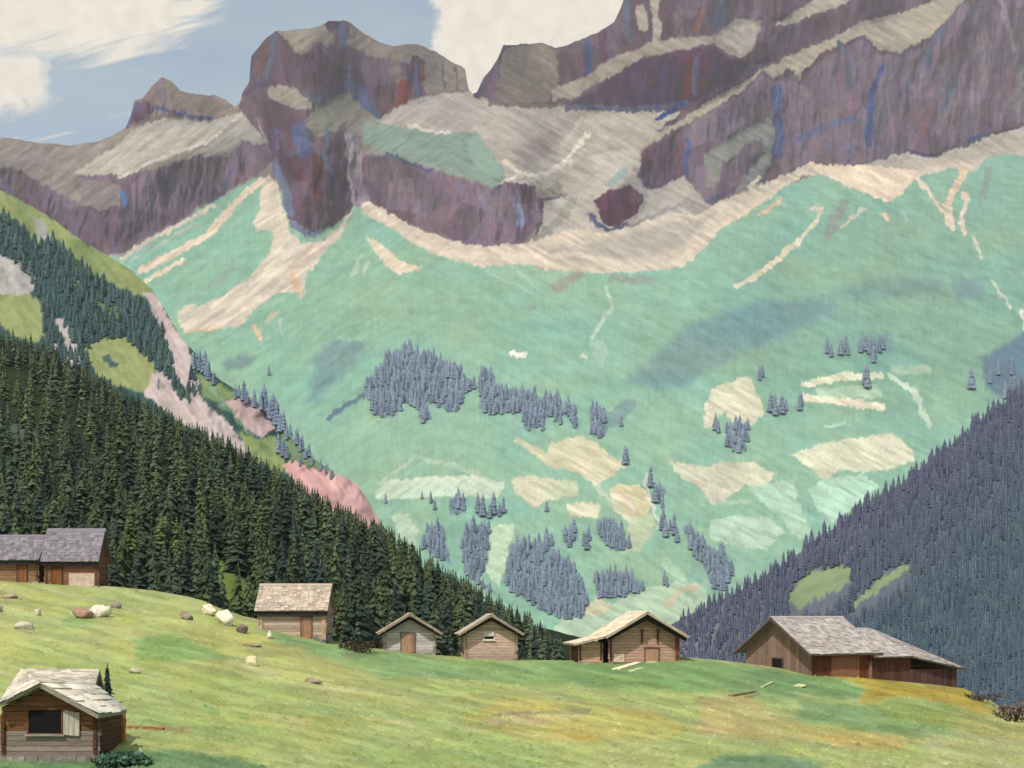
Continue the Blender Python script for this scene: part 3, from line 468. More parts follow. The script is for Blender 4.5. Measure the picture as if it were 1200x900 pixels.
# --- the blue wooded slope on the right
CREST_R = P('700,800 770,762 800,724 850,702 900,672 950,640 1000,602 1050,572 1100,532 1130,510 1165,482 1200,456 1300,392 1460,300')
GRR = (96, 100, 110)
opsR = [('p', '990,730 1200,600 1460,480 1460,900 1000,900', (96, 112, 120), 0, 40), ('p', '800,760 830,715 900,690 880,760 840,800', (132, 130, 138), 0, 15, .8), ('p', '922,704 932,688 946,672 968,666 992,664 1004,672 986,690 956,702 935,714', (134, 152, 120), 0, 2), ('p', '980,718 1005,702 1028,680 1058,660 1074,662 1052,676 1030,692 1004,710', (136, 154, 120), 0, 2)]
slopeR, atR = sheet('wooded_slope', 700, 1460, 3.0, P('700,850 1460,850'), CREST_R, P('700,330 1000,270 1460,260'), (.42, .4, .4), ((104, 110, 124), 0), opsR, warp=(3, 3), mat='hill', hb=4, dy=3.0, relief=lambda X, Y, K: .015 * fbm(X / 60, Y / 60, 3, 25))

# ------------------------------------------------------------------ the meadow, one sheet from the viewer's feet over its crest and down
CREST = P('-420,650 -260,662 -100,669 0,676 60,681 120,686 180,692 220,699 245,706 262,714 285,722 320,729 350,738 385,750 420,758 450,761 500,767 545,770 600,773 660,774 720,773 800,770 855,775 900,781 950,789 1000,792 1060,799 1100,803 1130,807 1160,820 1180,834 1200,838 1300,850 1600,880')
DC = P('-420,135 0,132 240,128 300,126 400,122 660,122 800,122 950,120 1130,122 1200,112 1600,105')
def gz(x, y):
    """meadow height at ground position x, y (arrays)"""
    x = np.asarray(x, float); y = np.asarray(y, float)
    px = 600 + F * x / np.maximum(y, 6.0); px = np.clip(px, -420, 1600)
    c = np.interp(px, *zip(*CREST)); dc = np.interp(px, *zip(*DC)); zc = (H0 - c) / F * dc
    zf = (H0 - 912) / F * 60.0
    t = np.clip((y - 60) / (dc - 60), 0, 1)
    z = zf + (zc - zf) * (t * .86 + .14 * t * t)
    near = -1.7 + (zf + 1.7) * np.clip(y / 60, 0, 1) ** .9
    z = np.where(y < 60, near, z)
    z = np.where(y > dc, zc - (y - dc) * .10 - (y - dc) ** 2 * .006, z)
    z = z + (.16 * fbm(x / 7, y / 7, 3, 201) + .45 * fbm(x / 26, y / 26, 2, 203)) * np.clip(y / 60, 0, 1) * np.clip((dc - y) / 14, 0.12, 1)
    return np.maximum(z, -70)
def gp(px, py):
    """ground point of the meadow in the direction of a picture position"""
    y = np.linspace(58, 140, 1400); x = (px - 600) / F * y; z = gz(x, y); row = H0 - F * z / y
    i = np.nonzero(row <= py)[0]; i = i[0] if len(i) else int(np.argmin(row))
    return Vector((x[i], y[i], z[i]))
YEL = (190, 176, 98)
opsG = [
 ('p', '-400,640 300,690 420,760 420,790 250,800 -400,800', (181, 183, 112), 0, 22, .9), ('p', '200,735 300,735 420,790 520,800 420,815 300,800 210,760', (186, 180, 108), 0, 14, .8),
 ('p', '158,752 200,744 236,755 272,772 222,776 160,776', (128, 164, 92), 0, 4, .9), ('p', '70,722 110,720 105,732 76,734', (134, 160, 90), 0, 4, .8), ('p', '-100,760 60,752 250,790 420,850 -100,900', (166, 178, 102), 0, 20, .6),
 ('p', '300,735 385,754 450,764 540,774 660,779 800,774 860,780 920,786 960,794 930,818 850,812 760,810 640,802 560,797 460,792 400,775 330,755', (124, 158, 100), 0, 6, .95), ('p', '640,780 860,780 900,800 840,806 640,798', (112, 152, 92), 0, 8, .8),
 ('p', '545,840 590,818 660,822 740,830 790,842 810,858 760,872 700,868 640,872 590,860', (194, 178, 98), 0, 6, .9), ('p', '566,844 590,832 640,834 690,838 650,848 580,850', (198, 172, 124), 0, 3, .8), ('l', '582,838 640,836 690,834', (156, 142, 104), 0, 5, .9), ('l', '540,818 620,812 680,822', (158, 148, 100), 0, 8, .5), ('p', '640,842 700,845 722,858 690,870 650,860', (204, 180, 96), 0, 4, .8),
 ('p', '940,791 970,790 1012,792 1062,800 1132,806 1172,832 1160,842 1108,824 1048,816 1012,824 1004,818 1016,806 1000,797', (178, 152, 62), 0, 2.5), ('p', '1010,806 1050,810 1020,822', (168, 138, 50), 0, 3, .8), ('p', '1010,826 1048,818 1108,826 1172,842 1200,850 1180,870 1110,858 1040,838', (136, 150, 78), 0, 5, .9),
 ('p', '870,785 920,788 985,796 1012,806 1004,818 960,816 900,806', (104, 142, 88), 0, 4, .9), ('p', '940,820 1000,824 1050,836 1100,852 1132,864 1080,862 1000,856 930,842', (110, 142, 92), 0, 6, .9), ('p', '820,815 870,812 905,836 960,856 1100,868 1020,876 900,866 820,862', (190, 168, 108), 0, 7, .9), ('p', '960,862 1060,862 1060,878 980,876', (196, 166, 100), 0, 5, .7),
 ('p', '1080,866 1200,850 1300,880 1200,910 1080,910', (180, 176, 122), 0, 12, .8), ('p', '822,896 850,884 910,884 970,896 990,915 820,915', (98, 134, 106), 0, 5, .95), ('p', '1120,838 1200,838 1300,860 1190,868 1120,858', (170, 166, 98), 0, 8, .8),
 ('p', '-60,890 60,890 140,884 200,880 262,886 310,898 340,930 -60,930', (84, 124, 82), 0, 5, .95), ('p', '380,905 420,870 560,872 640,880 640,920 380,920', (152, 170, 104), 0, 16, .8), ('p', '660,872 800,876 820,920 640,920', (172, 176, 108), 0, 14, .8),
 ('l', '150,852 190,853 222,855', (168, 128, 88), 0, 5, .75), ('l', '268,776 300,786 320,792', (206, 200, 140), 0, 6, .8), ('l', '330,800 380,806 420,806', (198, 194, 128), 0, 4, .8), ('l', '300,840 360,848', (202, 190, 112), 0, 16, .7), ('l', '230,745 290,755', (200, 184, 104), 0, 10, .5), ('l', '100,700 170,722 210,730', (200, 202, 138), 0, 5, .5), ('l', '420,838 480,850', (206, 196, 132), 0, 4, .7),
 ('l', '870,815 885,812', (120, 104, 80), 0, 4, .6), ('l', '1000,845 1003,895', (120, 132, 84), 0, 2.5, .6), ('p', '400,765 440,762 450,768 420,776', (104, 118, 74), 0, 3, .7), ('l', '240,828 255,834', (120, 160, 96), 0, 6, .7), ('p', '-80,700 20,705 40,740 0,790 -80,800', (186, 182, 110), 0, 14, .8),
]
def meadow():
    yy = np.concatenate([np.array([-40, -10, 1.5]), np.geomspace(4, 56, 26), np.arange(57, 143, .24), np.arange(143.5, 260, 4), np.array([300., 420, 640, 1000, 1500])])
    pp = np.concatenate([np.arange(-700, 0, 20), np.arange(0, 1200, 2.2), np.arange(1200, 1900, 20)])
    Yg = np.repeat(yy[:, None], len(pp), 1); Xg = (pp[None] - 600) / F * np.maximum(Yg, 30)
    Xg = np.where(Yg < 30, (pp[None] - 600) / F * 30 * (1 + (30 - Yg) / 30), Xg)
    Z = gz(Xg, Yg)
    Z[0] = Z[1] = -1.7
    PX = 600 + F * Xg / np.maximum(Yg, 30); PY = H0 - F * Z / np.maximum(Yg, 30)
    C = np.zeros(Xg.shape + (3,)); C[:] = (166, 176, 106); K = [np.ones(Xg.shape), np.zeros(Xg.shape), np.zeros(Xg.shape)]
    WX = PX + 9 * fbm(PX / 40, PY / 10, 3, 301) + 5 * fbm(PX / 9, PY / 4, 2, 302); WY = PY + 4 * fbm(PX / 40, PY / 12, 3, 303) + 2.2 * fbm(PX / 9, PY / 4, 2, 304)
    paint(WX, WY, C, K, opsG)
    a, b = rot(PX, PY, 12)
    C = C * .74 + np.array((180, 184, 118)) * .26
    k = 1 + .10 * fbm(a / 44, b / 5, 3, 311) + .13 * cells(a / 44, b / 4.5, 313) + .05 * vn(Xg * 2.2, Yg * 1.1, 315) + .05 * fbm(Xg * .5, Yg * .3, 3, 317)
    C = C * k[..., None]; C[..., 0] *= 1 + .06 * fbm(a / 60, b / 9, 3, 319); C[..., 2] *= 1 + .12 * fbm(a / 50, b / 8, 3, 321)
    A = np.clip(lin(C) / np.array([1.50, 1.41, 1.26]), .01, .8)
    nr, nc = Xg.shape; idx = np.arange(nr * nc).reshape(nr, nc)
    Q = np.stack([idx[:-1, :-1], idx[:-1, 1:], idx[1:, 1:], idx[1:, :-1]], -1).reshape(-1, 4)
    o = link_mesh('meadow', np.stack([Xg, Yg, Z], -1).reshape(-1, 3), Q, A.reshape(-1, 3), M['meadow'], None, True); o['kind'] = 'structure'
    return pp, yy, A
PPg, YYg, AG = meadow()
def gcol(x, y):
    px = 600 + F * x / y; i = np.clip(np.searchsorted(PPg, px), 0, len(PPg) - 1); j = np.clip(np.searchsorted(YYg, y), 0, len(YYg) - 1); return AG[j, i]
mb = MB(); mb.poly([(-6000, -500, -75), (6000, -500, -75), (6000, 5600, -75), (-6000, 5600, -75)], (.08, .12, .05)); mb.make('valley_floor', M['hill'])['kind'] = 'structure'

# short grass, denser near the viewer
rs = np.random.RandomState(5)
n = 14000; gy = 60 + 72 * rs.rand(n) ** 1.5; gx = (rs.uniform(-30, 1230, n) - 600) / F * gy
ok = gy < np.interp(600 + F * gx / gy, *zip(*DC)) - 1; gx, gy = gx[ok], gy[ok]; n = len(gx); g0 = gz(gx, gy); gc = np.minimum(gcol(gx, gy) * rs.uniform(.85, 1.2, (n, 1)), .8)
# each tuft a little closed mound of blades
ra = rs.rand(n) * 6.283; rr = rs.uniform(.07, .24, n); hh = rr * rs.uniform(.35, .8, n)
B = [np.stack([gx + rr * np.cos(ra + k * 2.094) * 1.2, gy + rr * np.sin(ra + k * 2.094), g0 - .04], 1) for k in range(3)]; tip = np.stack([gx + rs.uniform(-.05, .05, n), gy + rs.uniform(-.05, .05, n), g0 + hh], 1)
V = np.stack(B + [tip], 1).reshape(-1, 3); i4 = np.arange(n)[:, None] * 4
Fq = np.concatenate([i4 + np.array([[0, 1, 3]]), i4 + np.array([[1, 2, 3]]), i4 + np.array([[2, 0, 3]])]); o = link_mesh('grass', V, Fq, np.repeat(gc, 4, 0), M['grass']); tag(o, 'short yellow green grass growing all over the alpine meadow', 'grass', kind='stuff')

# ------------------------------------------------------------------ conifers
def crown_mesh(seed, tiers=15, nb=9, rad=.19, col=(.03, .05, .03), droop=.05, jit=.35, pw=.8):
    rn = np.random.RandomState(seed); V = []; Fc = []; C = []
    for i in range(tiers):
        h = .06 + .92 * (i / (tiers - 1)) ** 1.05; r = rad * (1 - h) ** pw * rn.uniform(.8, 1.18) + .012
        for b in range(nb if i < tiers - 3 else 5):
            a = rn.rand() * 6.283; rr = r * rn.uniform(.6, 1.25); d = droop * rn.uniform(.5, 1.5) + rr * .12; wv = rn.uniform(.28, .5)
            c, s = math.cos(a), math.sin(a); k = len(V); up = rn.uniform(.02, .05)
            V += [(0, 0, min(h + up, 1)), (c * rr * .6 - s * rr * wv, s * rr * .6 + c * rr * wv, h - d * .55), (c * rr, s * rr, h - d), (c * rr * .6 + s * rr * wv, s * rr * .6 - c * rr * wv, h - d * .55), (c * rr * .55, s * rr * .55, h - d * .1)]
            Fc += [(k, k + 1, k + 4), (k + 1, k + 2, k + 4), (k + 4, k + 2, k + 3), (k, k + 4, k + 3)]
            q = 1 + jit * (rn.rand() - .5) * 2; q2 = q * rn.uniform(.9, 1.25)
            C += [(col[0] * q, col[1] * q, col[2] * q)] * 2 + [(col[0] * q2, col[1] * q2, col[2] * q2)] * 2
    return np.array(V), np.array(Fc), np.array(C)
def far_mesh(seed, col, jit=.15, tiers=5, n=9, rad=.19):
    """crown of a distant conifer: ragged skirts of boughs one above the other, each with a notched hem"""
    rn = np.random.RandomState(seed); V = []; Fc = []; C = []
    for i in range(tiers):
        z0 = .02 + .78 * i / tiers + rn.uniform(0, .03); z1 = min(1.0, z0 + .40 - .02 * i) if i < tiers - 1 else 1.0; r = rad * (1 - z0) ** .7; ph = rn.rand() * 6.28; k = len(V)
        ox, oy = rn.uniform(-.012, .012, 2); V.append((ox, oy, z1))
        for j in range(2 * n):
            a = ph + 3.1416 * j / n + rn.uniform(-.1, .1); rr = r * (rn.uniform(.9, 1.25) if j % 2 == 0 else rn.uniform(.55, .75)); V.append((rr * math.cos(a), rr * math.sin(a), z0 + (0 if j % 2 == 0 else .05) + rn.uniform(-.03, .03)))
        for j in range(2 * n):
            Fc.append((k, k + 1 + j, k + 1 + (j + 1) % (2 * n))); q = 1 + jit * (rn.rand() - .5) * 2; C.append((col[0] * q, col[1] * q, col[2] * q))
    return np.array(V), np.array(Fc), np.array(C)
def scatter(poly, spacing, rn, jitter=.9, sy=1.0):
    pts = P(poly) if isinstance(poly, str) else poly; xs = [p[0] for p in pts]; ys = [p[1] for p in pts]; out = []
    y = min(ys)
    row = 0
    while y < max(ys):
        x = min(xs) - spacing * (row % 2) * .5
        while x < max(xs):
            out.append((x + (rn.rand() - .5) * spacing * jitter, y + (rn.rand() - .5) * spacing * sy * jitter)); x += spacing
        y += spacing * sy; row += 1
    a = np.array(out); return a[inside(a[:, 0], a[:, 1], pts)]
def merged(name, items, meshes, mat, label, cat):
    """items: (point, height, width factor, tint)"""
    V = []; Fc = []; C = []; o = 0; rn = np.random.RandomState(3)
    for p, h, wf, tint in items:
        v, f, c = meshes[rn.randint(len(meshes))]; a = rn.rand() * 6.283; ca, sa = math.cos(a), math.sin(a)
        q = np.stack([(v[:, 0] * ca - v[:, 1] * sa) * h * wf + p[0], (v[:, 0] * sa + v[:, 1] * ca) * h * wf + p[1], v[:, 2] * h + p[2]], 1)
        V.append(q); Fc.append(f + o); C.append(np.clip(c * np.array(tint), .004, .8)); o += len(v)
    ob = link_mesh(name, np.concatenate(V), np.concatenate(Fc), np.concatenate(C), M[mat]); return tag(ob, label, cat, kind='stuff')

# near forest: the largest trees one by one, the rest as one mass
rn = np.random.RandomState(11)
EDGE = P('-60,350 0,380 60,404 100,430 200,482 260,510 320,543 380,583 445,612 500,650 560,688 620,720 660,750 700,775')
FOREST = '-40,398 0,400 60,422 100,446 150,478 200,502 260,538 320,568 380,606 430,634 480,662 520,686 560,710 600,732 640,756 668,778 640,800 560,800 400,792 250,745 0,722 -40,715'
cand = scatter(FOREST, 16.5, rn, 1.0, .82)
gap = P('236,660 256,656 300,695 300,745 268,745 250,712')
cand = [q for q in cand if not inside(np.array([q[0]]), np.array([q[1]]), gap)[0]]
TM = [crown_mesh(i, 16, 9, .20, [(.086, .116, .062), (.068, .100, .064), (.098, .124, .060), (.046, .072, .060), (.086, .116, .070)][i], .05, .28) for i in range(5)]
LM_ = [crown_mesh(20 + i, 14, 9, .23, (.13, .17, .05), .04, .3) for i in range(2)]
band = [q for q in scatter(FOREST, 7.5, rn, 1.2, .8) if q[1] < np.interp(q[0], *zip(*EDGE)) + 46]
trees = []
for x, y in list(cand) + band:
    p = atF(x, y); hp = np.interp(y, [395, 520, 650, 790], [22, 42, 66, 78]) * rn.uniform(.66, 1.22)
    if x > 520: hp *= np.interp(x, [520, 665], [.9, .5])
    top = y - np.interp(x, *zip(*EDGE))
    if top < 7: continue
    hp = max(11, min(hp, top + rn.uniform(-5, 5)))
    trees.append((p, hp * p.y / F, hp, x, y))
trees.sort(key=lambda t: -t[2])
def base_tree(name, meshes, k, trunk_col, mat='needle'):
    v, f, c = meshes[k]; cr = link_mesh('crown', v, f, c, M[mat]); m = MB(); m.tube((0, 0, -.06), (0, 0, .55), .022, .009, trunk_col); tk = m.make('trunk', M['bark']); return cr, tk
protos = [base_tree('spruce', TM, k, (.05, .036, .026)) for k in range(5)]; larch_p = [base_tree('larch', LM_, 0, (.07, .05, .035))]
used_p = set()
def plant(name, pr, p, h, wf, label, cat, group, rz):
    r = empty(name, p, rz); r.scale = (h * wf, h * wf, h); tag(r, label, cat, group)
    for q in pr:
        if id(q) in used_p: c = q.copy(); COL.objects.link(c)
        else: c = q; used_p.add(id(q))
        c.parent = r
    return r
near = trees[:295]; rest = trees[295:]
for p, h, hp, x, y in near:
    plant('spruce_tree', protos[rn.randint(5)], p, h, rn.uniform(.8, 1.15), 'dark green spruce among the dense forest on the left slope', 'tree', 'spruces of the dark forest', rn.rand() * 6.28)
merged('forest', [(p, h, rn.uniform(.85, 1.2), rn.uniform(.7, 1.3) * np.array([1, 1, 1.0])) for p, h, hp, x, y in rest], TM, 'needle', 'dark green spruce forest climbing the upper left slope', 'forest')
for x, y, hp, lab in ((153, 652, 62, 'tall light green larch right of the slate roofed huts'), (189, 640, 42, 'slim light green larch in the middle of the three pale ones'), (207, 648, 46, 'rightmost of the three light green larches in the dark forest')):
    p = atF(x, y); p = p * .93; h = hp * p.y / F; plant('larch_tree', larch_p[0], p, h, .95, lab, 'tree', 'light green larches in the dark forest', rn.rand() * 6)

# left shoulder: blue green wood
rn = np.random.RandomState(21)
TZ = ['-20,250 0,252 28,264 42,288 60,282 88,302 108,322 138,338 168,352 174,366 190,388 200,412 204,438 215,452 222,472 212,466 198,442 186,432 145,394 120,396 98,408 84,396 70,374 52,376 46,350 40,338 24,308 0,296 -20,296', '52,380 66,384 78,408 96,406 104,424 98,434 88,430 64,420 50,404', '216,440 228,440 230,466 222,478']
its = []
FM_T = [far_mesh(40 + i, [(.085, .150, .158), (.074, .136, .150), (.100, .164, .150)][i], .16) for i in range(3)]
for q in TZ:
    for x, y in scatter(q, 5.2, rn, 1.1, 1.1):
        if rn.rand() < .12: continue
        p = atL(x, y + 4); h = rn.uniform(10, 20) * p.y / F; its.append((p, h, rn.uniform(.8, 1.2), rn.uniform(.75, 1.3) * np.array([1, 1, 1])))
merged('wood', its, FM_T, 'far_needle', 'blue green wood on the rocky left shoulder above the dark forest', 'wood')
SL = (.075, .095, .16)
FM_B = [far_mesh(50 + i, [(.245, .315, .420), (.228, .298, .405), (.265, .332, .430)][i], .10) for i in range(3)]  # paleness of distant haze put into the blue needle colours
ridge = [(228, 428, 24), (233, 430, 27), (240, 434, 30), (246, 440, 28), (252, 446, 20), (278, 462, 20), (284, 464, 24), (290, 468, 18), (297, 472, 22), (304, 476, 26), (311, 480, 34), (318, 486, 34), (325, 494, 32), (331, 502, 26), (338, 510, 24), (346, 516, 20), (352, 524, 22), (360, 532, 18), (367, 540, 16), (374, 546, 15), (382, 550, 14), (390, 556, 12)]
far_p = [base_tree('conifer', FM_B, k, (.06, .055, .07), 'far_needle') for k in range(3)]
rx = []
for x, y, hp in ridge:
    for k in range(2): rx.append((x + rn.uniform(-3, 3), y + 1 + 2 * k, hp * rn.uniform(.75, 1.05)))
for x, y, hp in rx:
    p = atL(x, y + 3); plant('ridge_conifer', far_p[rn.randint(3)], p, hp * p.y / F, rn.uniform(.8, 1.1), 'slate blue conifer on the ridge edge below the pale rocks at left', 'tree', 'blue conifers along the left ridge edge', rn.rand() * 6)
for x, y, hp in ((326, 528, 26), (332, 532, 24), (337, 534, 20), (353, 542, 16), (186, 452, 14)):
    p = atL(x, y + 4); plant('ridge_conifer', far_p[rn.randint(3)], p, hp * p.y / F, .9, 'small conifer standing on the grass between pink and pale rocks', 'tree', 'small conifers between the left rocks', rn.rand() * 6)

# right slope: blue grey wood
rn = np.random.RandomState(31)
its = []
FM_R = [far_mesh(60 + i, [(.128, .144, .226), (.114, .130, .212), (.140, .152, .222)][i], .13) for i in range(3)]
mead = [P('922,708 930,690 946,674 968,668 992,666 1000,674 986,692 956,706'), P('980,722 1005,704 1028,682 1058,662 1072,664 1052,680 1030,696 1004,714')]
for x, y in scatter('790,735 800,726 850,704 900,674 950,642 1000,604 1050,574 1100,534 1130,512 1165,484 1200,458 1300,394 1400,334 1400,845 1150,840 1000,800 860,790 790,780', 5.2, rn, 1.1, .95):
    if any(inside(np.array([x, x, x]), np.array([y, y - 11, y - 20]), q).any() for q in mead): continue
    p = atR(x, y); h = rn.uniform(11, 23) * p.y / F * np.interp(x, [790, 860], [.6, 1])
    g = np.clip((y - np.interp(x, *zip(*CREST_R))) / 190, 0, 1)
    tint = np.array([1.0 - .22 * g, 1.0 + .04 * g, 1.0 - .12 * g]) * rn.uniform(.9, 1.1)
    if x < 900: tint = tint * (1 - (900 - x) / 110 * g * np.array([-.5, -.25, -.2]))
    its.append((p, h, rn.uniform(.75, 1.1), tint))
merged('hillside_wood', its, FM_R, 'far_needle', 'blue grey wood covering the steep slope at right', 'wood')

# far slope: woods and single conifers
rn = np.random.RandomState(41)
its = []
for q in WOODS:
    for x, y in scatter(q, 4.0, rn, 1.3, 1.2):
        if rn.rand() < .12 + .25 * max(vn(np.array([x / 18]), np.array([y / 14]), 5)[0], 0): continue
        p = atM(x, y + 4); h = rn.uniform(9, 20) * p.y / F; its.append((p, h, rn.uniform(.8, 1.25), rn.uniform(.86, 1.16) * np.array([1, 1, 1])))
merged('distant_wood', its, FM_B, 'far_needle', 'slate blue wood patches scattered over the mint green far slope', 'wood')
single = [(970, 415, 20), (974, 419, 16), (985, 417, 22), (991, 413, 22), (994, 417, 18), (1008, 414, 18), (1014, 412, 22), (1019, 416, 20), (1024, 420, 22), (1030, 414, 20), (1035, 410, 17), (1024, 426, 20), (890, 446, 17), (893, 442, 14), (903, 484, 24), (908, 488, 26), (906, 478, 16), (916, 486, 24), (921, 482, 16), (937, 482, 22), (940, 476, 16), (1013, 452, 22), (1017, 456, 28), (1138, 457, 26), (1139, 452, 18), (838, 505, 20), (842, 508, 16), (732, 545, 22), (735, 541, 16), (775, 622, 18), (780, 630, 22), (790, 628, 26), (794, 636, 20), (786, 622, 14), (762, 572, 26), (768, 590, 24), (777, 614, 20), (640, 635, 18), (646, 640, 16), (684, 640, 18), (688, 645, 22), (690, 634, 18), (778, 686, 18), (782, 688, 14), (560, 602, 24), (566, 606, 26), (578, 604, 26), (574, 608, 18), (590, 602, 20), (585, 606, 16), (640, 600, 14), (505, 590, 14), (510, 598, 12), (495, 585, 10), (452, 590, 12), (1178, 468, 20), (1188, 462, 22), (315, 440, 12), (728, 500, 14), (1186, 440, 22), (1170, 440, 18), (1160, 450, 16)]
for x, y, hp in single:
    p = atM(x, y); plant('conifer_tree', far_p[rn.randint(3)], p, hp * 1.1 * p.y / F, rn.uniform(.8, 1.15), 'lone slate blue conifer on the mint green far slope', 'tree', 'scattered conifers of the far slope', rn.rand() * 6)

# ------------------------------------------------------------------ huts
BR = tuple(lin((150, 128, 112))); DB = tuple(lin((96, 72, 60))); GREY = tuple(lin((158, 148, 140)))
def sc(c, k): return tuple(q * k for q in c)
def courses(mb, x0, x1, y0, y1, z0, z1, apex, col, ch=.25, side_shade=None, cross=.16, rnd=random, gables=True, ridge='y', cfun=None):
    """log walls: squared logs in courses, ends crossing at the corners, log gables up to the apex"""
    th = .16; cs = side_shade or col  # side walls may be darker than the front, shade put into the colour
    mb.box(x0 + .1, x1 - .1, y0 + .1, y1 - .1, z0, z1 - .01, sc(col, .25))
    z = z0
    while z < z1 - .05:
        zt = min(z + ch - .02, z1)
        for y, s in ((y0, -1), (y1, 1)):
            j = rnd.uniform(-.015, .02); k = rnd.uniform(.78, 1.2); c = sc(cfun(z) if cfun and s < 0 else col, k); yy = sorted((y + s * j, y - s * (th - j)))
            mb.box(x0 - cross * rnd.uniform(.4, 1), x1 + cross * rnd.uniform(.4, 1), yy[0], yy[1], z, zt, c)
        for x, s in ((x0, -1), (x1, 1)):
            j = rnd.uniform(-.015, .02) - .003; k = rnd.uniform(.78, 1.2); xx = sorted((x + s * j, x - s * (th - j)))
            mb.box(xx[0], xx[1], y0 - cross * rnd.uniform(.4, 1), y1 + cross * rnd.uniform(.4, 1), z + ch * .5, min(zt + ch * .5, z1 + .01), sc(cs, k))
        z += ch
    if gables:
        z = z1
        while z < apex - .12:
            zt = min(z + ch - .02, apex - .08); t = (apex - zt) / (apex - z1)
            for s in (-1, 1):
                k = rnd.uniform(.78, 1.15); j = rnd.uniform(-.01, .02)
                if ridge == 'y':
                    m = (x0 + x1) / 2; hw = (x1 - x0) / 2 * t; y = y0 if s < 0 else y1; yy = sorted((y + s * j, y - s * .2)); mb.box(m - hw, m + hw, yy[0], yy[1], z, zt, sc(col, k))
                else:
                    m = (y0 + y1) / 2; hw = (y1 - y0) / 2 * t; x = x0 if s < 0 else x1; xx = sorted((x + s * j, x - s * .2)); mb.box(xx[0], xx[1], m - hw, m + hw, z, zt, sc(cs, k))
            z += ch
def gable_roof(mb, x0, x1, y0, y1, ze, zr, col, over=.5, oend=.5, ridge='y', row=.34, wid=.36, thick=.09, rnd=random):
    if ridge == 'y':
        m = (x0 + x1) / 2; k = (zr - ze) / ((x1 - x0) / 2); zl = ze - over * k; a, b = y0 - oend, y1 + oend; zr += .06; zl += .06
        mb.patch((m, b, zr), (m, a, zr), (x0 - over, a, zl), (x0 - over, b, zl), col, row, wid, rnd, under=thick)
        mb.patch((m, a, zr), (m, b, zr), (x1 + over, b, zl), (x1 + over, a, zl), col, row, wid, rnd, under=thick)
        for s in (-1, 1): mb.hexa([(m, a - .03, zr + .02), (m + s * .24, a - .03, zr - .24 * k + .05), (m + s * .24, b + .03, zr - .24 * k + .05), (m, b + .03, zr + .02), (m, a - .03, zr + .10), (m + s * .26, a - .03, zr - .26 * k + .11), (m + s * .26, b + .03, zr - .26 * k + .11), (m, b + .03, zr + .10)], sc(col, .92))
    else:
        m = (y0 + y1) / 2; k = (zr - ze) / ((y1 - y0) / 2); zl = ze - over * k; a, b = x0 - oend, x1 + oend; zr += .06; zl += .06
        mb.patch((a, m, zr), (b, m, zr), (b, y0 - over, zl), (a, y0 - over, zl), col, row, wid, rnd, under=thick)
        mb.patch((b, m, zr), (a, m, zr), (a, y1 + over, zl), (b, y1 + over, zl), col, row, wid, rnd, under=thick)
        for s in (-1, 1): mb.hexa([(a - .03, m, zr + .02), (b + .03, m, zr + .02), (b + .03, m + s * .24, zr - .24 * k + .05), (a - .03, m + s * .24, zr - .24 * k + .05), (a - .03, m, zr + .10), (b + .03, m, zr + .10), (b + .03, m + s * .26, zr - .26 * k + .11), (a - .03, m + s * .26, zr - .26 * k + .11)], sc(col, .92))
def beams(root, x0, x1, y0, y1, ze, zr, col, over, oend, ridge='y'):
    """ridge beam and two wall plates that carry the roof, showing under the gable ends"""
    m = (x0 + x1) / 2 if ridge == 'y' else (y0 + y1) / 2
    for t, z in ((0, zr - .16), (-1, ze - .12), (1, ze - .12)):
        b = MB()
        if ridge == 'y': x = m + t * (x1 - x0) / 2; b.box(x - .1, x + .1, y0 - oend * .85, y1 + oend * .85, z - .1, z + .1, col)
        else: y = m + t * (y1 - y0) / 2; b.box(x0 - oend * .85, x1 + oend * .85, y - .1, y + .1, z - .1, z + .1, col)
        b.make('roof_beam', M['wood'], root)
def shade_rake(root, m, hw, ze, zr, over, y, ht=.34, col=(.022, .017, .018)):
    """near-black strips under a gable verge, standing in for the eave shadow"""
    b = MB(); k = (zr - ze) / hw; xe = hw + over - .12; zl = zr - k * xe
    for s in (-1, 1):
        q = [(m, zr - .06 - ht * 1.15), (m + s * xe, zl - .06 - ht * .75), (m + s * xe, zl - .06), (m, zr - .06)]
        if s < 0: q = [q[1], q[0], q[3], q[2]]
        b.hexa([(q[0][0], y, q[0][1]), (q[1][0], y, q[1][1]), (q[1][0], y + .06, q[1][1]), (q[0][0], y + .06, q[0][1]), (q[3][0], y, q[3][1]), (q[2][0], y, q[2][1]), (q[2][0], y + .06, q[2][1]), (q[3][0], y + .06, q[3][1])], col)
    b.make('bargeboard_or_shade', M['plank'], root)
def base_stones(root, x0, x1, y0, y1, z1, col=(.3, .28, .26), seed=1):
    rn2 = random.Random(seed); b = MB()
    z = -1.8
    b.box(x0 + .08, x1 - .08, y0 + .08, y1 - .08, -1.8, z1 - .03, sc(col, .4))
    while z < z1 - .05:
        zt = min(z + .3, z1)
        for (ax, p0, p1, q, s) in (('x', x0, x1, y0, -1), ('x', x0, x1, y1, 1), ('y', y0, y1, x0, -1), ('y', y0, y1, x1, 1)):
            u = p0 - .04
            while u < p1:
                d = rn2.uniform(.3, .7); e = min(u + d - .025, p1 + .04); k = rn2.uniform(.7, 1.25); o = rn2.uniform(0, .05); o2 = sorted((q + s * o, q - s * .2))
                if e > u + .05:
                    if ax == 'x': b.box(u, e, o2[0], o2[1], z, zt - .02, sc(col, k))
                    else: b.box(o2[0] + .001, o2[1] - .001, u, e, z + .001, zt - .021, sc(col, k))
                u += d
        z += .3
    b.make('foundation', M['stone'], root)
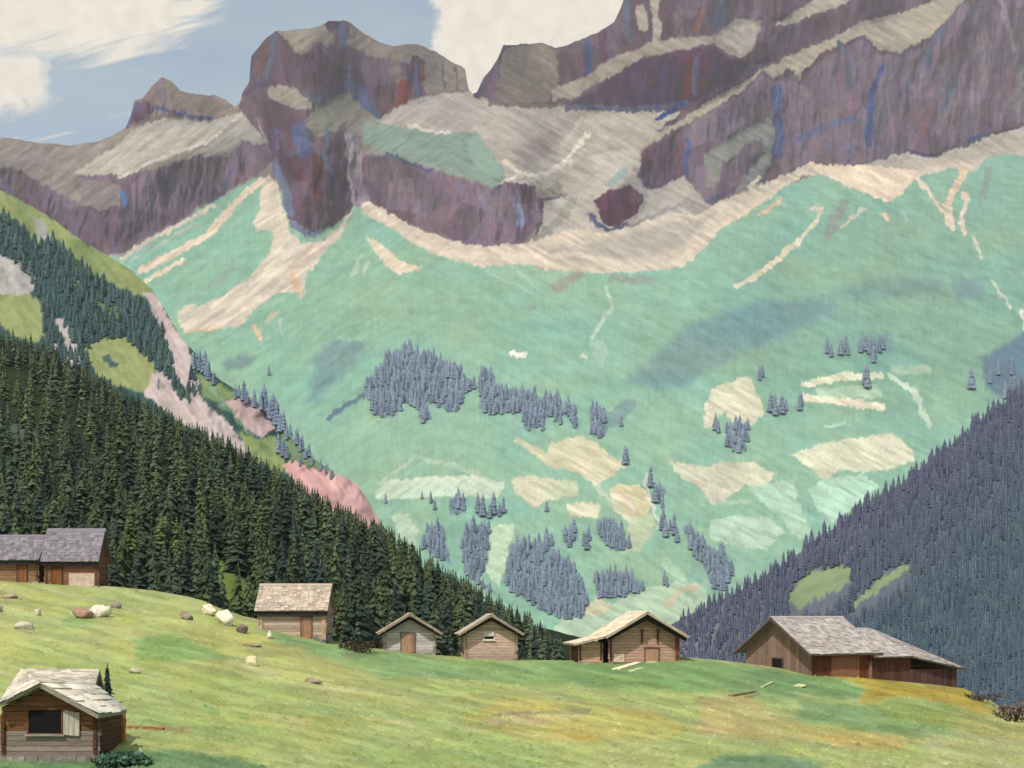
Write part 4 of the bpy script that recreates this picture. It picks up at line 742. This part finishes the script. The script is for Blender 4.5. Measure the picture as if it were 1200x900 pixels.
def door(root, x, y, z0, z1, wd, col, fr):
    d = MB(); n = 4
    for i in range(n): d.box(x - wd / 2 + i * wd / n + .008, x - wd / 2 + (i + 1) * wd / n - .008, y - .05, y + .02, z0, z1, sc(col, random.uniform(.8, 1.2)))
    o = d.make('door', M['plank'], root); f = MB()
    f.box(x - wd / 2 - .1, x - wd / 2 - .005, y - .08, y + .03, z0, z1 + .1, fr); f.box(x + wd / 2 + .005, x + wd / 2 + .1, y - .08, y + .03, z0, z1 + .1, fr); f.box(x - wd / 2 - .16, x + wd / 2 + .16, y - .09, y + .03, z1 + .103, z1 + .22, fr)
    f.make('door_frame', M['wood'], o); return o
def window(root, x, y, z, wd, ht, fr, sill=None, name='window', dk=(.006, .005, .007)):
    m = MB(); m.box(x - wd / 2, x + wd / 2, y - .035, y + .05, z, z + ht, dk); o = m.make(name, M['dark'], root); f = MB(); t = .07
    f.box(x - wd / 2 - t, x - wd / 2 - .003, y - .07, y + .03, z - t, z + ht + t, fr); f.box(x + wd / 2 + .003, x + wd / 2 + t, y - .07, y + .03, z - t, z + ht + t, fr)
    f.box(x - wd / 2, x + wd / 2, y - .068, y + .03, z + ht + .003, z + ht + t, fr); f.box(x - wd / 2, x + wd / 2, y - .068, y + .03, z - t, z - .003, fr); f.make('frame', M['wood'], o)
    if sill: s = MB(); s.box(x - wd / 2 - .16, x + wd / 2 + .16, y - .16, y - .072, z - t - .06, z - t + .03, sill); s.make('sill', M['wood'], o)
    return o

# hut 1: large hut at lower left, cross gable to the front, main ridge behind it
p = gp(58, 893); u = p.y / F; r = empty('log_hut', p); tag(r, 'nearest hut, with pale shingle roof and a dark square window, at lower left', 'hut', 'log huts on the meadow')
W = 112 * u; L = 4.2; hw = W / 2; x0, x1, y0, y1 = -hw, hw, 0.0, L; ze = 2.12; zr = ze + 1.36
BRN = tuple(lin((120, 84, 56))); GW = tuple(lin((134, 122, 112)))
b = MB(); courses(b, x0, x1, y0, y1, .25, ze, zr, BRN, .23, tuple(lin((86, 56, 40))), cfun=lambda z: GW if z < 1.25 else BRN, gables=False); b.make('wall', M['wood'], r)  # side logs in a darker brown, their shade painted in
base_stones(r, x0, x1, y0, y1, .27, (.24, .22, .2), 2)
RF = tuple(lin((206, 198, 184))); RM = tuple(lin((184, 176, 164)))
def loc(px, py, yl):
    return ((px - 600) / F * (p.y + yl) - p.x, yl, (H0 - py) / F * (p.y + yl) - p.z)
fa = y0 - .75; yr = 2.6
ridge_l = loc(25, 784, yr); ridge_r = loc(117, 785, yr); apex = loc(47, 801, fa); eave_l = loc(-3, 826, fa); eave_r = loc(116, 838, fa)
low_r = loc(112, 803, 1.2); back_r = loc(149, 832, 2.2); m = (x0 + x1) / 2; tl = Vector(ridge_l); bl = tl + Vector((-.9, 2.4, -1.5)); br = Vector(loc(126, 822, yr + 2.2))
b = MB(); b.patch(ridge_l, ridge_r, low_r, apex, RM, .40, .5, under=.14); b.patch(ridge_l, tuple(tl + Vector((.03, 0, 0))), apex, eave_l, RM, .40, .5, under=.14)
b.patch(ridge_r, ridge_l, tuple(bl), tuple(br), RM, .42, .5, under=.12); b.patch(tuple(tl + Vector((0, .03, 0))), ridge_l, eave_l, tuple(bl), RM, .42, .5, under=.12)
tag(b.make('rear_roof', M['shingle'], r), 'grey roof plane behind the gable')
b = MB(); b.patch(apex, low_r, back_r, eave_r, RF, .5, .6, under=.2, lift=.07); tag(b.make('roof', M['shingle'], r), 'pale right slope of big boards')
b = MB(); z = ze - .1; za = apex[2] - .1
while z < za - .1:
    zt = min(z + .21, za); q0 = (za - zt) / max(za - eave_l[2], .1); q1 = (za - zt) / max(za - eave_r[2], .1)
    xa = max(x0, apex[0] + (eave_l[0] - apex[0]) * q0); xb = min(x1, apex[0] + (eave_r[0] - apex[0]) * q1)
    b.box(xa, xb, y0 - .02, y0 + .14, z, zt, sc(BRN, random.uniform(.78, 1.15))); z += .23
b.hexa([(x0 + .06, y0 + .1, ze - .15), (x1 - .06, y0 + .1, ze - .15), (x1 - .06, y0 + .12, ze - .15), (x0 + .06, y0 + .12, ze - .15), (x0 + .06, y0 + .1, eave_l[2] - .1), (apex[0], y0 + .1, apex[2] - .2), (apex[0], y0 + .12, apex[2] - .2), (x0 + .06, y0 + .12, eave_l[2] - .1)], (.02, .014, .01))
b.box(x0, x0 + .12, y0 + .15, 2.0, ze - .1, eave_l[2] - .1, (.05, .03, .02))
b.make('gable', M['wood'], r)
b = MB(); b.hexa([(x1 - .12, .2, ze - .1), (x1 - .02, .2, ze - .1), (x1 - .02, 2.2, ze - .1), (x1 - .12, 2.2, ze - .1), (x1 - .12, .2, ze + .18), (x1 - .02, .2, ze + .18), (x1 - .02, 2.2, ze + .2), (x1 - .12, 2.2, ze + .2)], tuple(lin((80, 56, 42)))); b.make('wall_plate', M['wood'], r)
b = MB(); b.box(x0 + .2, x1 - .2, .4, L - .1, ze - .1, ze + .02, (.03, .025, .02)); b.make('ceiling', M['dark'], r)
window(r, x0 + (53 - 2) * u, y0, 1.28, 38 * u, 27 * u, sc(BRN, .7), tuple(lin((150, 142, 134))))
b = MB()
for i in range(3): b.box(x0 + 73 * u + i * 6.4 * u, x0 + 79 * u + i * 6.4 * u, y0 - .12, y0 - .05, 1.2 - .02 * i, 1.2 + 29 * u - .05 * i, sc(tuple(lin((178, 170, 158))), random.uniform(.85, 1.1)))
tag(b.make('shutter', M['plank'], r), 'pale weathered shutter board')
b = MB(); b.box(x1 - .05, x1 + .14, y1 - .35, y1 - .1, .1, ze - .05, tuple(lin((170, 108, 60)))); tag(b.make('corner_post', M['plank'], r), 'orange brown corner post')
# two slate roofed huts at the upper left
def eave_hut(name, label, pxa, pxb, py, wall_px, roof_px, roofc, wallc, depth, over=.55, rz=0.0, mixed=None, oend=.3, patchc=None):
    p = gp((pxa + pxb) / 2, py); u = p.y / F; r = empty(name, p, rz); tag(r, label, 'hut', 'log huts on the meadow')
    Lx = (pxb - pxa) * u; x0, x1 = -Lx / 2, Lx / 2; y0, y1 = 0.0, depth; ze = wall_px * u; zr = ze + roof_px * u * .86
    b = MB(); courses(b, x0, x1, y0, y1, .0, ze, zr, wallc, .26, sc(wallc, .6), ridge='x'); b.make('wall', M['wood'], r)  # end walls use a darkened wall colour as shade
    base_stones(r, x0, x1, y0, y1, .02, (.26, .24, .22), 5)
    b = MB(); gable_roof(b, x0, x1, y0, y1, ze, zr, roofc, over, oend, 'x', .33, .38, .11); b.make('roof', M['shingle'], r)
    beams(r, x0, x1, y0, y1, ze, zr, sc(wallc, .5), over, oend, 'x')
    b = MB(); kz = (zr - ze) / (depth / 2) * (over - .12); b.box(x0 - oend + .05, x1 + oend - .05, -over + .12, -over + .18, ze - kz - .46, ze - kz - .04, (.022, .018, .024)); b.make('eave_shade_strip', M['plank'], r)  # near-black strip added in place of the shadow under the eave
    return r, x0, x1, ze, u
SLATE = tuple(lin((124, 119, 128)))
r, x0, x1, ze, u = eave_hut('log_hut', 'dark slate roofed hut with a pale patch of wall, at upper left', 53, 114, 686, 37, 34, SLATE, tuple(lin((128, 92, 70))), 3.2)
b = MB(); b.box(x0 + 28 * u, x0 + 58 * u, -.09, -.03, -.1, 14 * u, tuple(lin((188, 170, 154)))); tag(b.make('stone_panel', M['stone'], r), 'pale plastered patch at the right end of the wall')
door(r, x0 + 14 * u, -.03, -.1, 1.45, .85, tuple(lin((120, 78, 46))), tuple(lin((80, 54, 38))))
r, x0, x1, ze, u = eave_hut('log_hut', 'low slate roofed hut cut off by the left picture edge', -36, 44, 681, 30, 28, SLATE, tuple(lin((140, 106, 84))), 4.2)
door(r, x0 + 62 * u, -.03, -.1, 1.35, .8, tuple(lin((130, 86, 58))), tuple(lin((90, 62, 44))))
# hut by the clearing
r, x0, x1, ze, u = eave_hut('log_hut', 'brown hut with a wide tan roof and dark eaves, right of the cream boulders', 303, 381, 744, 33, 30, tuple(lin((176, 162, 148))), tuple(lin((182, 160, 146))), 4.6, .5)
b = MB(); b.box(x0 - .08, x0 + .34, -.1, -.03, 0, ze - .35, tuple(lin((186, 160, 142)))); b.make('corner_post', M['plank'], r); b = MB(); b.box(x1 - .30, x1 + .06, -.1, -.03, -.4, ze - .3, tuple(lin((188, 150, 128)))); b.make('corner_post', M['plank'], r)
door(r, x0 + 56 * u, -.03, -.5, 1.3, .8, tuple(lin((150, 112, 90))), tuple(lin((120, 88, 70))))

def front_hut(name, label, cx, py, wpx, wall_px, rise_px, wallc, roofc, depth=4.6, rz=0.0, over=.62, oend=.95):
    p = gp(cx, py); u = p.y / F; r = empty(name, p, rz); tag(r, label, 'hut', 'log huts on the meadow')
    hw = wpx * u / 2; ze = wall_px * u; zr = ze + rise_px * u
    b = MB(); courses(b, -hw, hw, 0, depth, 0, ze, zr, wallc, .25, sc(wallc, .7)); b.make('wall', M['wood'], r)  # side walls get a shaded copy of the front colour
    base_stones(r, -hw, hw, 0, depth, .03, (.3, .28, .25), int(cx))
    b = MB(); gable_roof(b, -hw, hw, 0, depth, ze, zr, roofc, over, oend, 'y', .33, .36, .15); b.make('roof', M['shingle'], r)
    beams(r, -hw, hw, 0, depth, ze, zr, sc(wallc, .4), over, oend); shade_rake(r, 0, hw, ze, zr, over, -oend + .32)
    return r, hw, ze, zr, u
r, hw, ze, zr, u = front_hut('log_hut', 'small grey gabled hut with a brown plank door', 480, 765, 59, 27, 18, tuple(lin((186, 178, 176))), tuple(lin((190, 172, 150))), 4.2, R(6))
door(r, -2 * u, -.03, .02, 21 * u, 15 * u, tuple(lin((160, 126, 102))), tuple(lin((110, 92, 84))))
r, hw, ze, zr, u = front_hut('log_hut', 'small brown gabled hut with one tiny window, under a grey roof', 575, 773, 60, 34, 18, tuple(lin((184, 158, 144))), tuple(lin((188, 176, 160))), 4.2, R(5))
window(r, -2 * u, -.02, 24 * u, 11 * u, 3 * u, tuple(lin((205, 195, 182))), tuple(lin((222, 214, 202))))
b = MB(); b.box(-8 * u, 4 * u, -.14, -.08, 27.8 * u, 33 * u, tuple(lin((204, 196, 184)))); tag(b.make('shutter', M['plank'], r), 'pale flap above the tiny window')

# hut with lean-to
p = gp(755, 776); u = p.y / F; rz = R(7); r = empty('log_barn', p, rz); tag(r, 'brown gabled barn with a lean-to and cream roof, left of the long barn', 'barn', 'log huts on the meadow')
hw = 41 * u; ze = 34 * u; zr = ze + 24 * u; dp = 5.2; wc = tuple(lin((178, 146, 128))); DK = tuple(lin((84, 56, 46)))
b = MB(); courses(b, -hw, hw, 0, dp, 0, ze, zr, wc, .25, DK); b.make('wall', M['wood'], r); base_stones(r, -hw, hw, 0, dp, .03, (.34, .3, .26), 9)  # dark brown on the side logs paints them as shaded
RC = tuple(lin((222, 206, 184)))
b = MB(); gable_roof(b, -hw, hw, 0, dp, ze, zr, RC, .6, 1.35, 'y', .33, .36, .16); b.make('roof', M['shingle'], r); beams(r, -hw, hw, 0, dp, ze, zr, sc(DK, .6), .5, 1.15); shade_rake(r, 0, hw, ze, zr, .6, -.9, .5)
lx0 = -hw - 35 * u; lx1 = -hw - 8 * u; zl = 25 * u
b = MB(); courses(b, lx0, lx1, .5, dp - .3, 0, zl - .1, zl, tuple(lin((184, 150, 124))), .25, DK, gables=False, cross=.08); b.make('lean_to_wall', M['wood'], r); base_stones(r, lx0, lx1, .5, dp - .3, .02, (.34, .3, .26), 10)
b = MB(); b.patch((-hw - .25, dp + .2, ze - .22), (-hw - .25, -.4, ze - .22), (lx0 - .6, -.4, zl - .25), (lx0 - .6, dp + .2, zl - .25), RC, .33, .36, under=.14); b.make('lean_to_roof', M['shingle'], r)
b = MB(); b.box(lx1 + .05, -hw - .03, 1.6, 1.7, 0, ze - .2, DK); b.make('passage_wall', M['plank'], r)
for x in (-3 * u, 16 * u): b = MB(); b.box(x - .1, x + .1, -.75, -.06, ze + 2 * u, ze + 2 * u + .2, DK); b.box(x - .08, x + .08, -.12, -.04, ze - 12 * u, ze + 2 * u - .004, DK); b.make('bracket_post', M['wood'], r)
b = MB(); b.box(hw - .3, hw + .05, -.10, -.03, 0, ze, tuple(lin((120, 76, 52)))); b.make('corner_post', M['plank'], r)
b = MB(); b.box(-hw + 4 * u, -hw + 17 * u, -.16, -.04, 0, 10 * u, tuple(lin((204, 178, 158)))); tag(b.make('stone_panel', M['stone'], r), 'pale stones at the foot of the front wall')
door(r, 9 * u, -.03, .0, 15 * u, 15 * u, tuple(lin((166, 132, 108))), tuple(lin((120, 84, 64))))

# long barn at right
p = gp(951, 792); u = p.y / F; rz = R(27); r = empty('long_barn', p, rz); tag(r, 'long brown barn with grey roof stepping down to the right, on a yellow bank', 'barn', 'log huts on the meadow')
wd = 9.0; ze = 31 * u; zr = ze + 37 * u; L1 = 84 * u / math.cos(rz); wc = tuple(lin((130, 108, 98))); RD = tuple(lin((104, 60, 46))); RB = tuple(lin((166, 158, 154)))
b = MB(); 
n = 26
b.box(.1, L1, .1, wd - .1, -.8, ze, sc(wc, .3))
for i in range(n):     # upright boards of the gable end
    ya = wd * i / n + .01; yb = wd * (i + 1) / n - .01; m = wd / 2; za = ze + (zr - ze) * (1 - abs(ya - m) / m) - .05; zb_ = ze + (zr - ze) * (1 - abs(yb - m) / m) - .05; j = random.uniform(-.02, .01); c = sc(wc, random.uniform(.75, 1.25))
    b.hexa([(j, ya, -.8), (.14, ya, -.8), (.14, yb, -.8), (j, yb, -.8), (j, ya, za), (.14, ya, za), (.14, yb, zb_), (j, yb, zb_)], c)
b.make('gable_wall', M['plank'], r)
def boards(name, xa, xb, y, z0, z1, col, root, step=.24):
    b = MB(); x = xa
    while x < xb: b.box(x + .01, min(x + step, xb) - .01, y - .05 + random.uniform(-.015, .015), y + .08, z0, z1, sc(col, random.uniform(.7, 1.25))); x += step
    return b.make(name, M['plank'], root)
boards('long_wall', 0.0, L1, 0, -1.2, ze - .02, RD, r)
xs2 = L1; L2 = 50 * u / math.cos(rz); ze2 = ze - 8 * u; zr2 = zr - 13 * u; y2 = -.05
b = MB(); b.box(xs2 + .01, xs2 + L2 - .1, .15, wd - .2, -2.4, ze2, sc(RD, .5)); b.make('inner_wall', M['dark'], r)
boards('rear_wall', xs2 + .02, xs2 + L2, -.1, -2.4, ze2 - .05, tuple(lin((92, 60, 52))), r)
b = MB(); gable_roof(b, 0, L1 - .3, 0, wd, ze, zr, RB, .75, .75, 'x', .36, .4, .16); b.make('roof', M['shingle'], r)
x3 = xs2 + L2; x4 = x3 + 66 * u / math.cos(rz); ze3 = ze - 26 * u; xr = x3 - 8 * u
b = MB(); m = wd / 2
b.patch((xs2 - .5, m, zr2), (xr, m, zr2), (x3 - .2, -.75, ze2 - .12), (xs2 - .5, -.75, ze2 - .12), RB, .36, .4, under=.12)
b.patch((xr, m, zr2), (xs2 - .5, m, zr2), (xs2 - .5, wd + .7, ze2 - .2), (x3 - .2, wd + .7, ze2 - .2), RB, .36, .4, under=.12)
b.patch((xr - .05, m, zr2), (xr + .1, m, zr2), (x4 + .4, -.9, ze3), (x3 - .35, -.8, ze2 - .16), RB, .36, .4, under=.12)
b.patch((xr + .05, m + .05, zr2), (xr - .05, m + .1, zr2), (x3 - .3, wd + .7, ze2 - .2), (x4 + .4, wd + .7, ze3), RB, .36, .4, under=.12)
b.patch((xr, m, zr2), (xr + .02, m, zr2), (x4 + .4, wd + .7, ze3), (x4 + .4, -.9, ze3), RB, .36, .4, under=.12)
tag(b.make('lower_roof', M['shingle'], r), 'lower hipped roof section at the right')
lw = boards('lean_to_wall', x3 - .1, x4, -.2, -3.2, ze3 + .02, tuple(lin((84, 60, 56))), r)
b = MB(); b.box(x3, x4 - .05, 0, wd - .2, -3.4, ze3 - .02, sc(RD, .5)); b.make('inner_wall', M['dark'], r)
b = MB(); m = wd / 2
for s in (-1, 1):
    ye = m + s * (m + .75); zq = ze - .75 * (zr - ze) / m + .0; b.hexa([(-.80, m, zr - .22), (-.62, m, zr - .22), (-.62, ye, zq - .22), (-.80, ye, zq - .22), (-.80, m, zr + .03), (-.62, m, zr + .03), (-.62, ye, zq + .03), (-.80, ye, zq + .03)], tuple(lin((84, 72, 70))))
b.make('bargeboard_or_shade', M['wood'], r)
def side_window(root, y, z, wd_, ht):
    m = MB(); m.box(-.05, .1, y - wd_ / 2, y + wd_ / 2, z, z + ht, (.008, .007, .008)); o = m.make('window', M['dark'], root); f = MB(); c = tuple(lin((88, 70, 62)))
    f.box(-.09, .0, y - wd_ / 2 - .1, y - wd_ / 2 - .003, z - .1, z + ht + .1, c); f.box(-.09, .0, y + wd_ / 2 + .003, y + wd_ / 2 + .1, z - .1, z + ht + .1, c); f.box(-.088, .0, y - wd_ / 2, y + wd_ / 2, z + ht + .003, z + ht + .1, c); f.box(-.088, .0, y - wd_ / 2, y + wd_ / 2, z - .1, z - .003, c); f.make('frame', M['wood'], o)
side_window(r, wd * .5, .55, 1.35, .75)
b = MB(); b.box(L1 * .3, L1 * .72, -.12, -.066, -.6, ze * .72, tuple(lin((132, 92, 70)))); o = b.make('door', M['plank'], r); b = MB(); b.box(L1 * .72 + .02, L1 * .72 + .14, -.14, -.07, -.8, ze * .74, tuple(lin((150, 116, 92)))); b.make('door_frame', M['wood'], o)
b = MB(); b.box(L1 * .9, L1 * .9 + .3, -.2, -.07, -1.2, ze * .5, tuple(lin((140, 104, 84)))); b.make('post', M['wood'], r)

# ------------------------------------------------------------------ boulders, planks, shrubs
def boulder(name, px, py, wpx, hpx, col, label, seed, tilt=0.0, flat=1.0, cat='boulder', group='boulders on the meadow'):
    p = gp(px, py + hpx * .42); u = p.y / F; rn2 = np.random.RandomState(seed)
    n1, n2 = 18, 12; V = []; Fc = []
    for i in range(n2 + 1):
        th = math.pi * i / n2
        for j in range(n1): ph = 6.2832 * j / n1; V.append((math.sin(th) * math.cos(ph), math.sin(th) * math.sin(ph), math.cos(th)))
    V = np.array(V); d = np.ones(len(V))
    for _ in range(22):      # cut flat facets
        nn = rn2.randn(3); nn /= np.linalg.norm(nn); dd = V @ nn; lim = rn2.uniform(.5, .8); ex = np.maximum(dd - lim, 0); V = V - ex[:, None] * nn
    V = V + .04 * rn2.randn(len(V), 1) * V
    V = V * np.array([wpx * u / 2 * 1.12, max(wpx, hpx) * u / 2 * .8, hpx * u / 2 * 1.2])
    c, s = math.cos(tilt), math.sin(tilt); V = np.stack([V[:, 0] * c - V[:, 2] * s, V[:, 1], V[:, 0] * s + V[:, 2] * c], 1)
    for i in range(n2):
        for j in range(n1): Fc.append((i * n1 + j, (i + 1) * n1 + j, (i + 1) * n1 + (j + 1) % n1, i * n1 + (j + 1) % n1))
    C = np.tile(lin(col) / 1.05, (len(Fc), 1)) * rn2.uniform(.85, 1.15, (len(Fc), 1))
    o = link_mesh(name, V, np.array(Fc), C, M['stone'], None, False, loc=(p.x, p.y, p.z + hpx * u * .27)); return tag(o, label, cat, group)
boulder('boulder', 98, 717, 30, 17, (160, 128, 112), 'pinkish brown boulder leaning against a white one on the upper left meadow', 1)
boulder('boulder', 117, 713, 24, 24, (214, 206, 190), 'white boulder to the right of the pinkish brown one', 2, -.5)
boulder('boulder', 136, 708, 15, 11, (140, 128, 116), 'small brown grey boulder right of the white and pink pair', 3)
boulder('boulder', 12, 697, 22, 9, (158, 142, 128), 'flat mauve grey boulder right below the slate roofed hut at the edge', 4)
boulder('boulder', -2, 712, 14, 12, (160, 150, 142), 'grey boulder at the very left edge of the meadow', 5)
boulder('boulder', 28, 732, 28, 13, (192, 184, 168), 'pale flat boulder with a small one behind it, at far left', 6)
boulder('boulder', 44, 717, 11, 11, (186, 178, 160), 'small pale boulder behind the pale flat one at far left', 7)
boulder('boulder', 218, 721, 20, 11, (142, 130, 116), 'mauve grey tilted boulder left of the cream pair by the forest', 8, -.6)
boulder('boulder', 245, 714, 20, 15, (218, 208, 180), 'cream boulder, left one of the pair at the forest edge', 9, -.3)
boulder('boulder', 266, 722, 24, 25, (230, 222, 198), 'large cream boulder, right one of the pair at the forest edge', 10, -.5)
boulder('boulder', 284, 736, 20, 14, (122, 108, 108), 'dark mauve boulder left of the tan roofed hut', 11)
boulder('boulder', 297, 755, 30, 6, (152, 140, 116), 'long flat grey stone in the grass below the tan roofed hut', 12)
boulder('boulder', 316, 744, 10, 11, (212, 204, 176), 'small cream stone in front of the tan roofed hut', 13, -.5)
boulder('boulder', 294, 774, 20, 14, (206, 198, 160), 'yellowish pale stone sunk in the grass down the slope', 14)
boulder('boulder', 366, 797, 22, 8, (148, 136, 118), 'mauve grey stone alone in the middle of the meadow', 15)
boulder('boulder', 158, 786, 18, 7, (180, 174, 148), 'low pale grey stone right of the nearest hut roof', 16)
boulder('boulder', 938, 803, 20, 6, (184, 180, 132), 'pale flat stone below the long barn', 17)
def plank(name, a, b_, wd_, col, label, cat, grp=None):
    A = gp(*a); B = gp(*b_); B = A + (B - A); m = MB(); d = (B - A).normalized(); s = d.cross(Vector((0, 0, 1))).normalized() * wd_ / 2; up = Vector((0, 0, .1)); lo = [A - s, B - s, B + s, A + s]
    m.hexa([q - up * .5 for q in lo] + [q + up for q in lo], tuple(lin(col))); return tag(m.make(name, M['wood'], None), label, cat, grp)
plank('fallen_board', (722, 785), (748, 777), .7, (222, 214, 184), 'pale board lying on the grass before the lean-to barn', 'board', 'pale boards by the barn')
plank('fallen_board', (740, 787), (752, 784), .5, (190, 200, 150), 'short greenish board beside the larger pale board', 'board', 'pale boards by the barn')
plank('fallen_board', (759, 777), (768, 776), .4, (214, 208, 168), 'small pale board near the right end of the lean-to barn', 'board', 'pale boards by the barn')
plank('fallen_pole', (856, 816), (884, 811), .35, (128, 112, 84), 'dark weathered pole lying in the green grass before the long barn', 'pole')
plank('fallen_pole', (893, 806), (906, 800), .22, (176, 180, 130), 'thin pale pole in the grass below the long barn window', 'pole')
plank('fence_rail', (150, 853), (192, 855), .25, (150, 104, 68), 'brown rail running right from the nearest hut', 'rail')

# young spruce behind the nearest hut
q = gp(126, 826); h = 50 * q.y / F
YT = [crown_mesh(80, 22, 10, .2, (.02, .034, .032), .04, .3)]; yp = base_tree('spruce', YT, 0, (.05, .04, .03))
plant('young_spruce', yp, q, h, .85, 'small dark pointed spruce right behind the nearest hut', 'tree', None, .3)
def shrub(name, px, py, wpx, hpx, col, label, seed, n=420, cat='shrub', lf=.16):
    p = gp(px, py); u = p.y / F; rn2 = np.random.RandomState(seed); r = empty(name, p); tag(r, label, cat); V = []; Fc = []; C = []
    lob = [(rn2.uniform(-.5, .5), rn2.uniform(-.3, .3), rn2.uniform(.3, .62), rn2.uniform(.26, .42)) for _ in range(7)]
    for i in range(n):
        lx, ly, lz, lr = lob[rn2.randint(7)]; dr = rn2.randn(3); dr /= np.linalg.norm(dr); rr = lr * rn2.uniform(.6, 1.05); c0 = np.array([lx + dr[0] * rr, ly + dr[1] * rr, max(lz + dr[2] * rr, .02)]) * np.array([wpx * u, wpx * u, hpx * u])
        a = rn2.randn(3); a /= np.linalg.norm(a); bb = np.cross(a, rn2.randn(3)); bb /= np.linalg.norm(bb); s = lf * rn2.uniform(.6, 1.3); k = len(V); V += [c0 - a * s, c0 + bb * s * .5, c0 + a * s, c0 - bb * s * .5]; Fc.append((k, k + 1, k + 2, k + 3)); C.append(lin(col) * rn2.uniform(.6, 1.35))
    link_mesh('foliage', np.array(V), np.array(Fc), np.array(C), M['leaf'], r); m = MB()
    for i in range(5): a = rn2.rand() * 6.28; m.tube((0, 0, -.1), (math.cos(a) * wpx * u * .25, math.sin(a) * wpx * u * .2, hpx * u * .5), .05, .02, (.06, .045, .03), 5)
    m.make('stem', M['bark'], r)
shrub('shrub', 141, 899, 44, 22, (74, 104, 84), 'rounded green bush at the right corner of the nearest hut', 1, 700, lf=.14)
shrub('shrub', 164, 897, 24, 10, (82, 112, 86), 'low spreading bush right of the rounded bush by the nearest hut', 6, 260, lf=.13)
shrub('shrub', 426, 764, 44, 16, (72, 60, 44), 'dark brown scrub between the tan roofed hut and the small grey hut', 2, 420)
shrub('shrub', 1190, 846, 34, 28, (112, 96, 92), 'mauve brown bush at the right picture edge', 3, 420)
shrub('shrub', 1150, 822, 34, 10, (86, 80, 84), 'low dark scrub on the bank behind the right end of the long barn', 4, 260)
shrub('shrub', 258, 704, 24, 18, (38, 50, 46), 'dark little bush above the cream boulders at the forest edge', 5, 260)

# ------------------------------------------------------------------ the air
if HAZE_D > 0:
    m = bpy.data.materials.new('air'); m.use_nodes = True; n = m.node_tree; n.nodes.remove(n.nodes['Principled BSDF'])
    v = n.nodes.new('ShaderNodeVolumePrincipled'); v.inputs['Density'].default_value = HAZE_D; v.inputs['Color'].default_value = (.86, .93, 1.0, 1); v.inputs['Anisotropy'].default_value = 0.0
    n.links.new(v.outputs[0], n.nodes['Material Output'].inputs['Volume'])
    b = MB(); b.box(-3800, 3800, -600, 6200, -200, 2300, (1, 1, 1)); h = b.make('haze', m); h['kind'] = 'stuff'; h['label'] = 'thin blue air filling the valley'
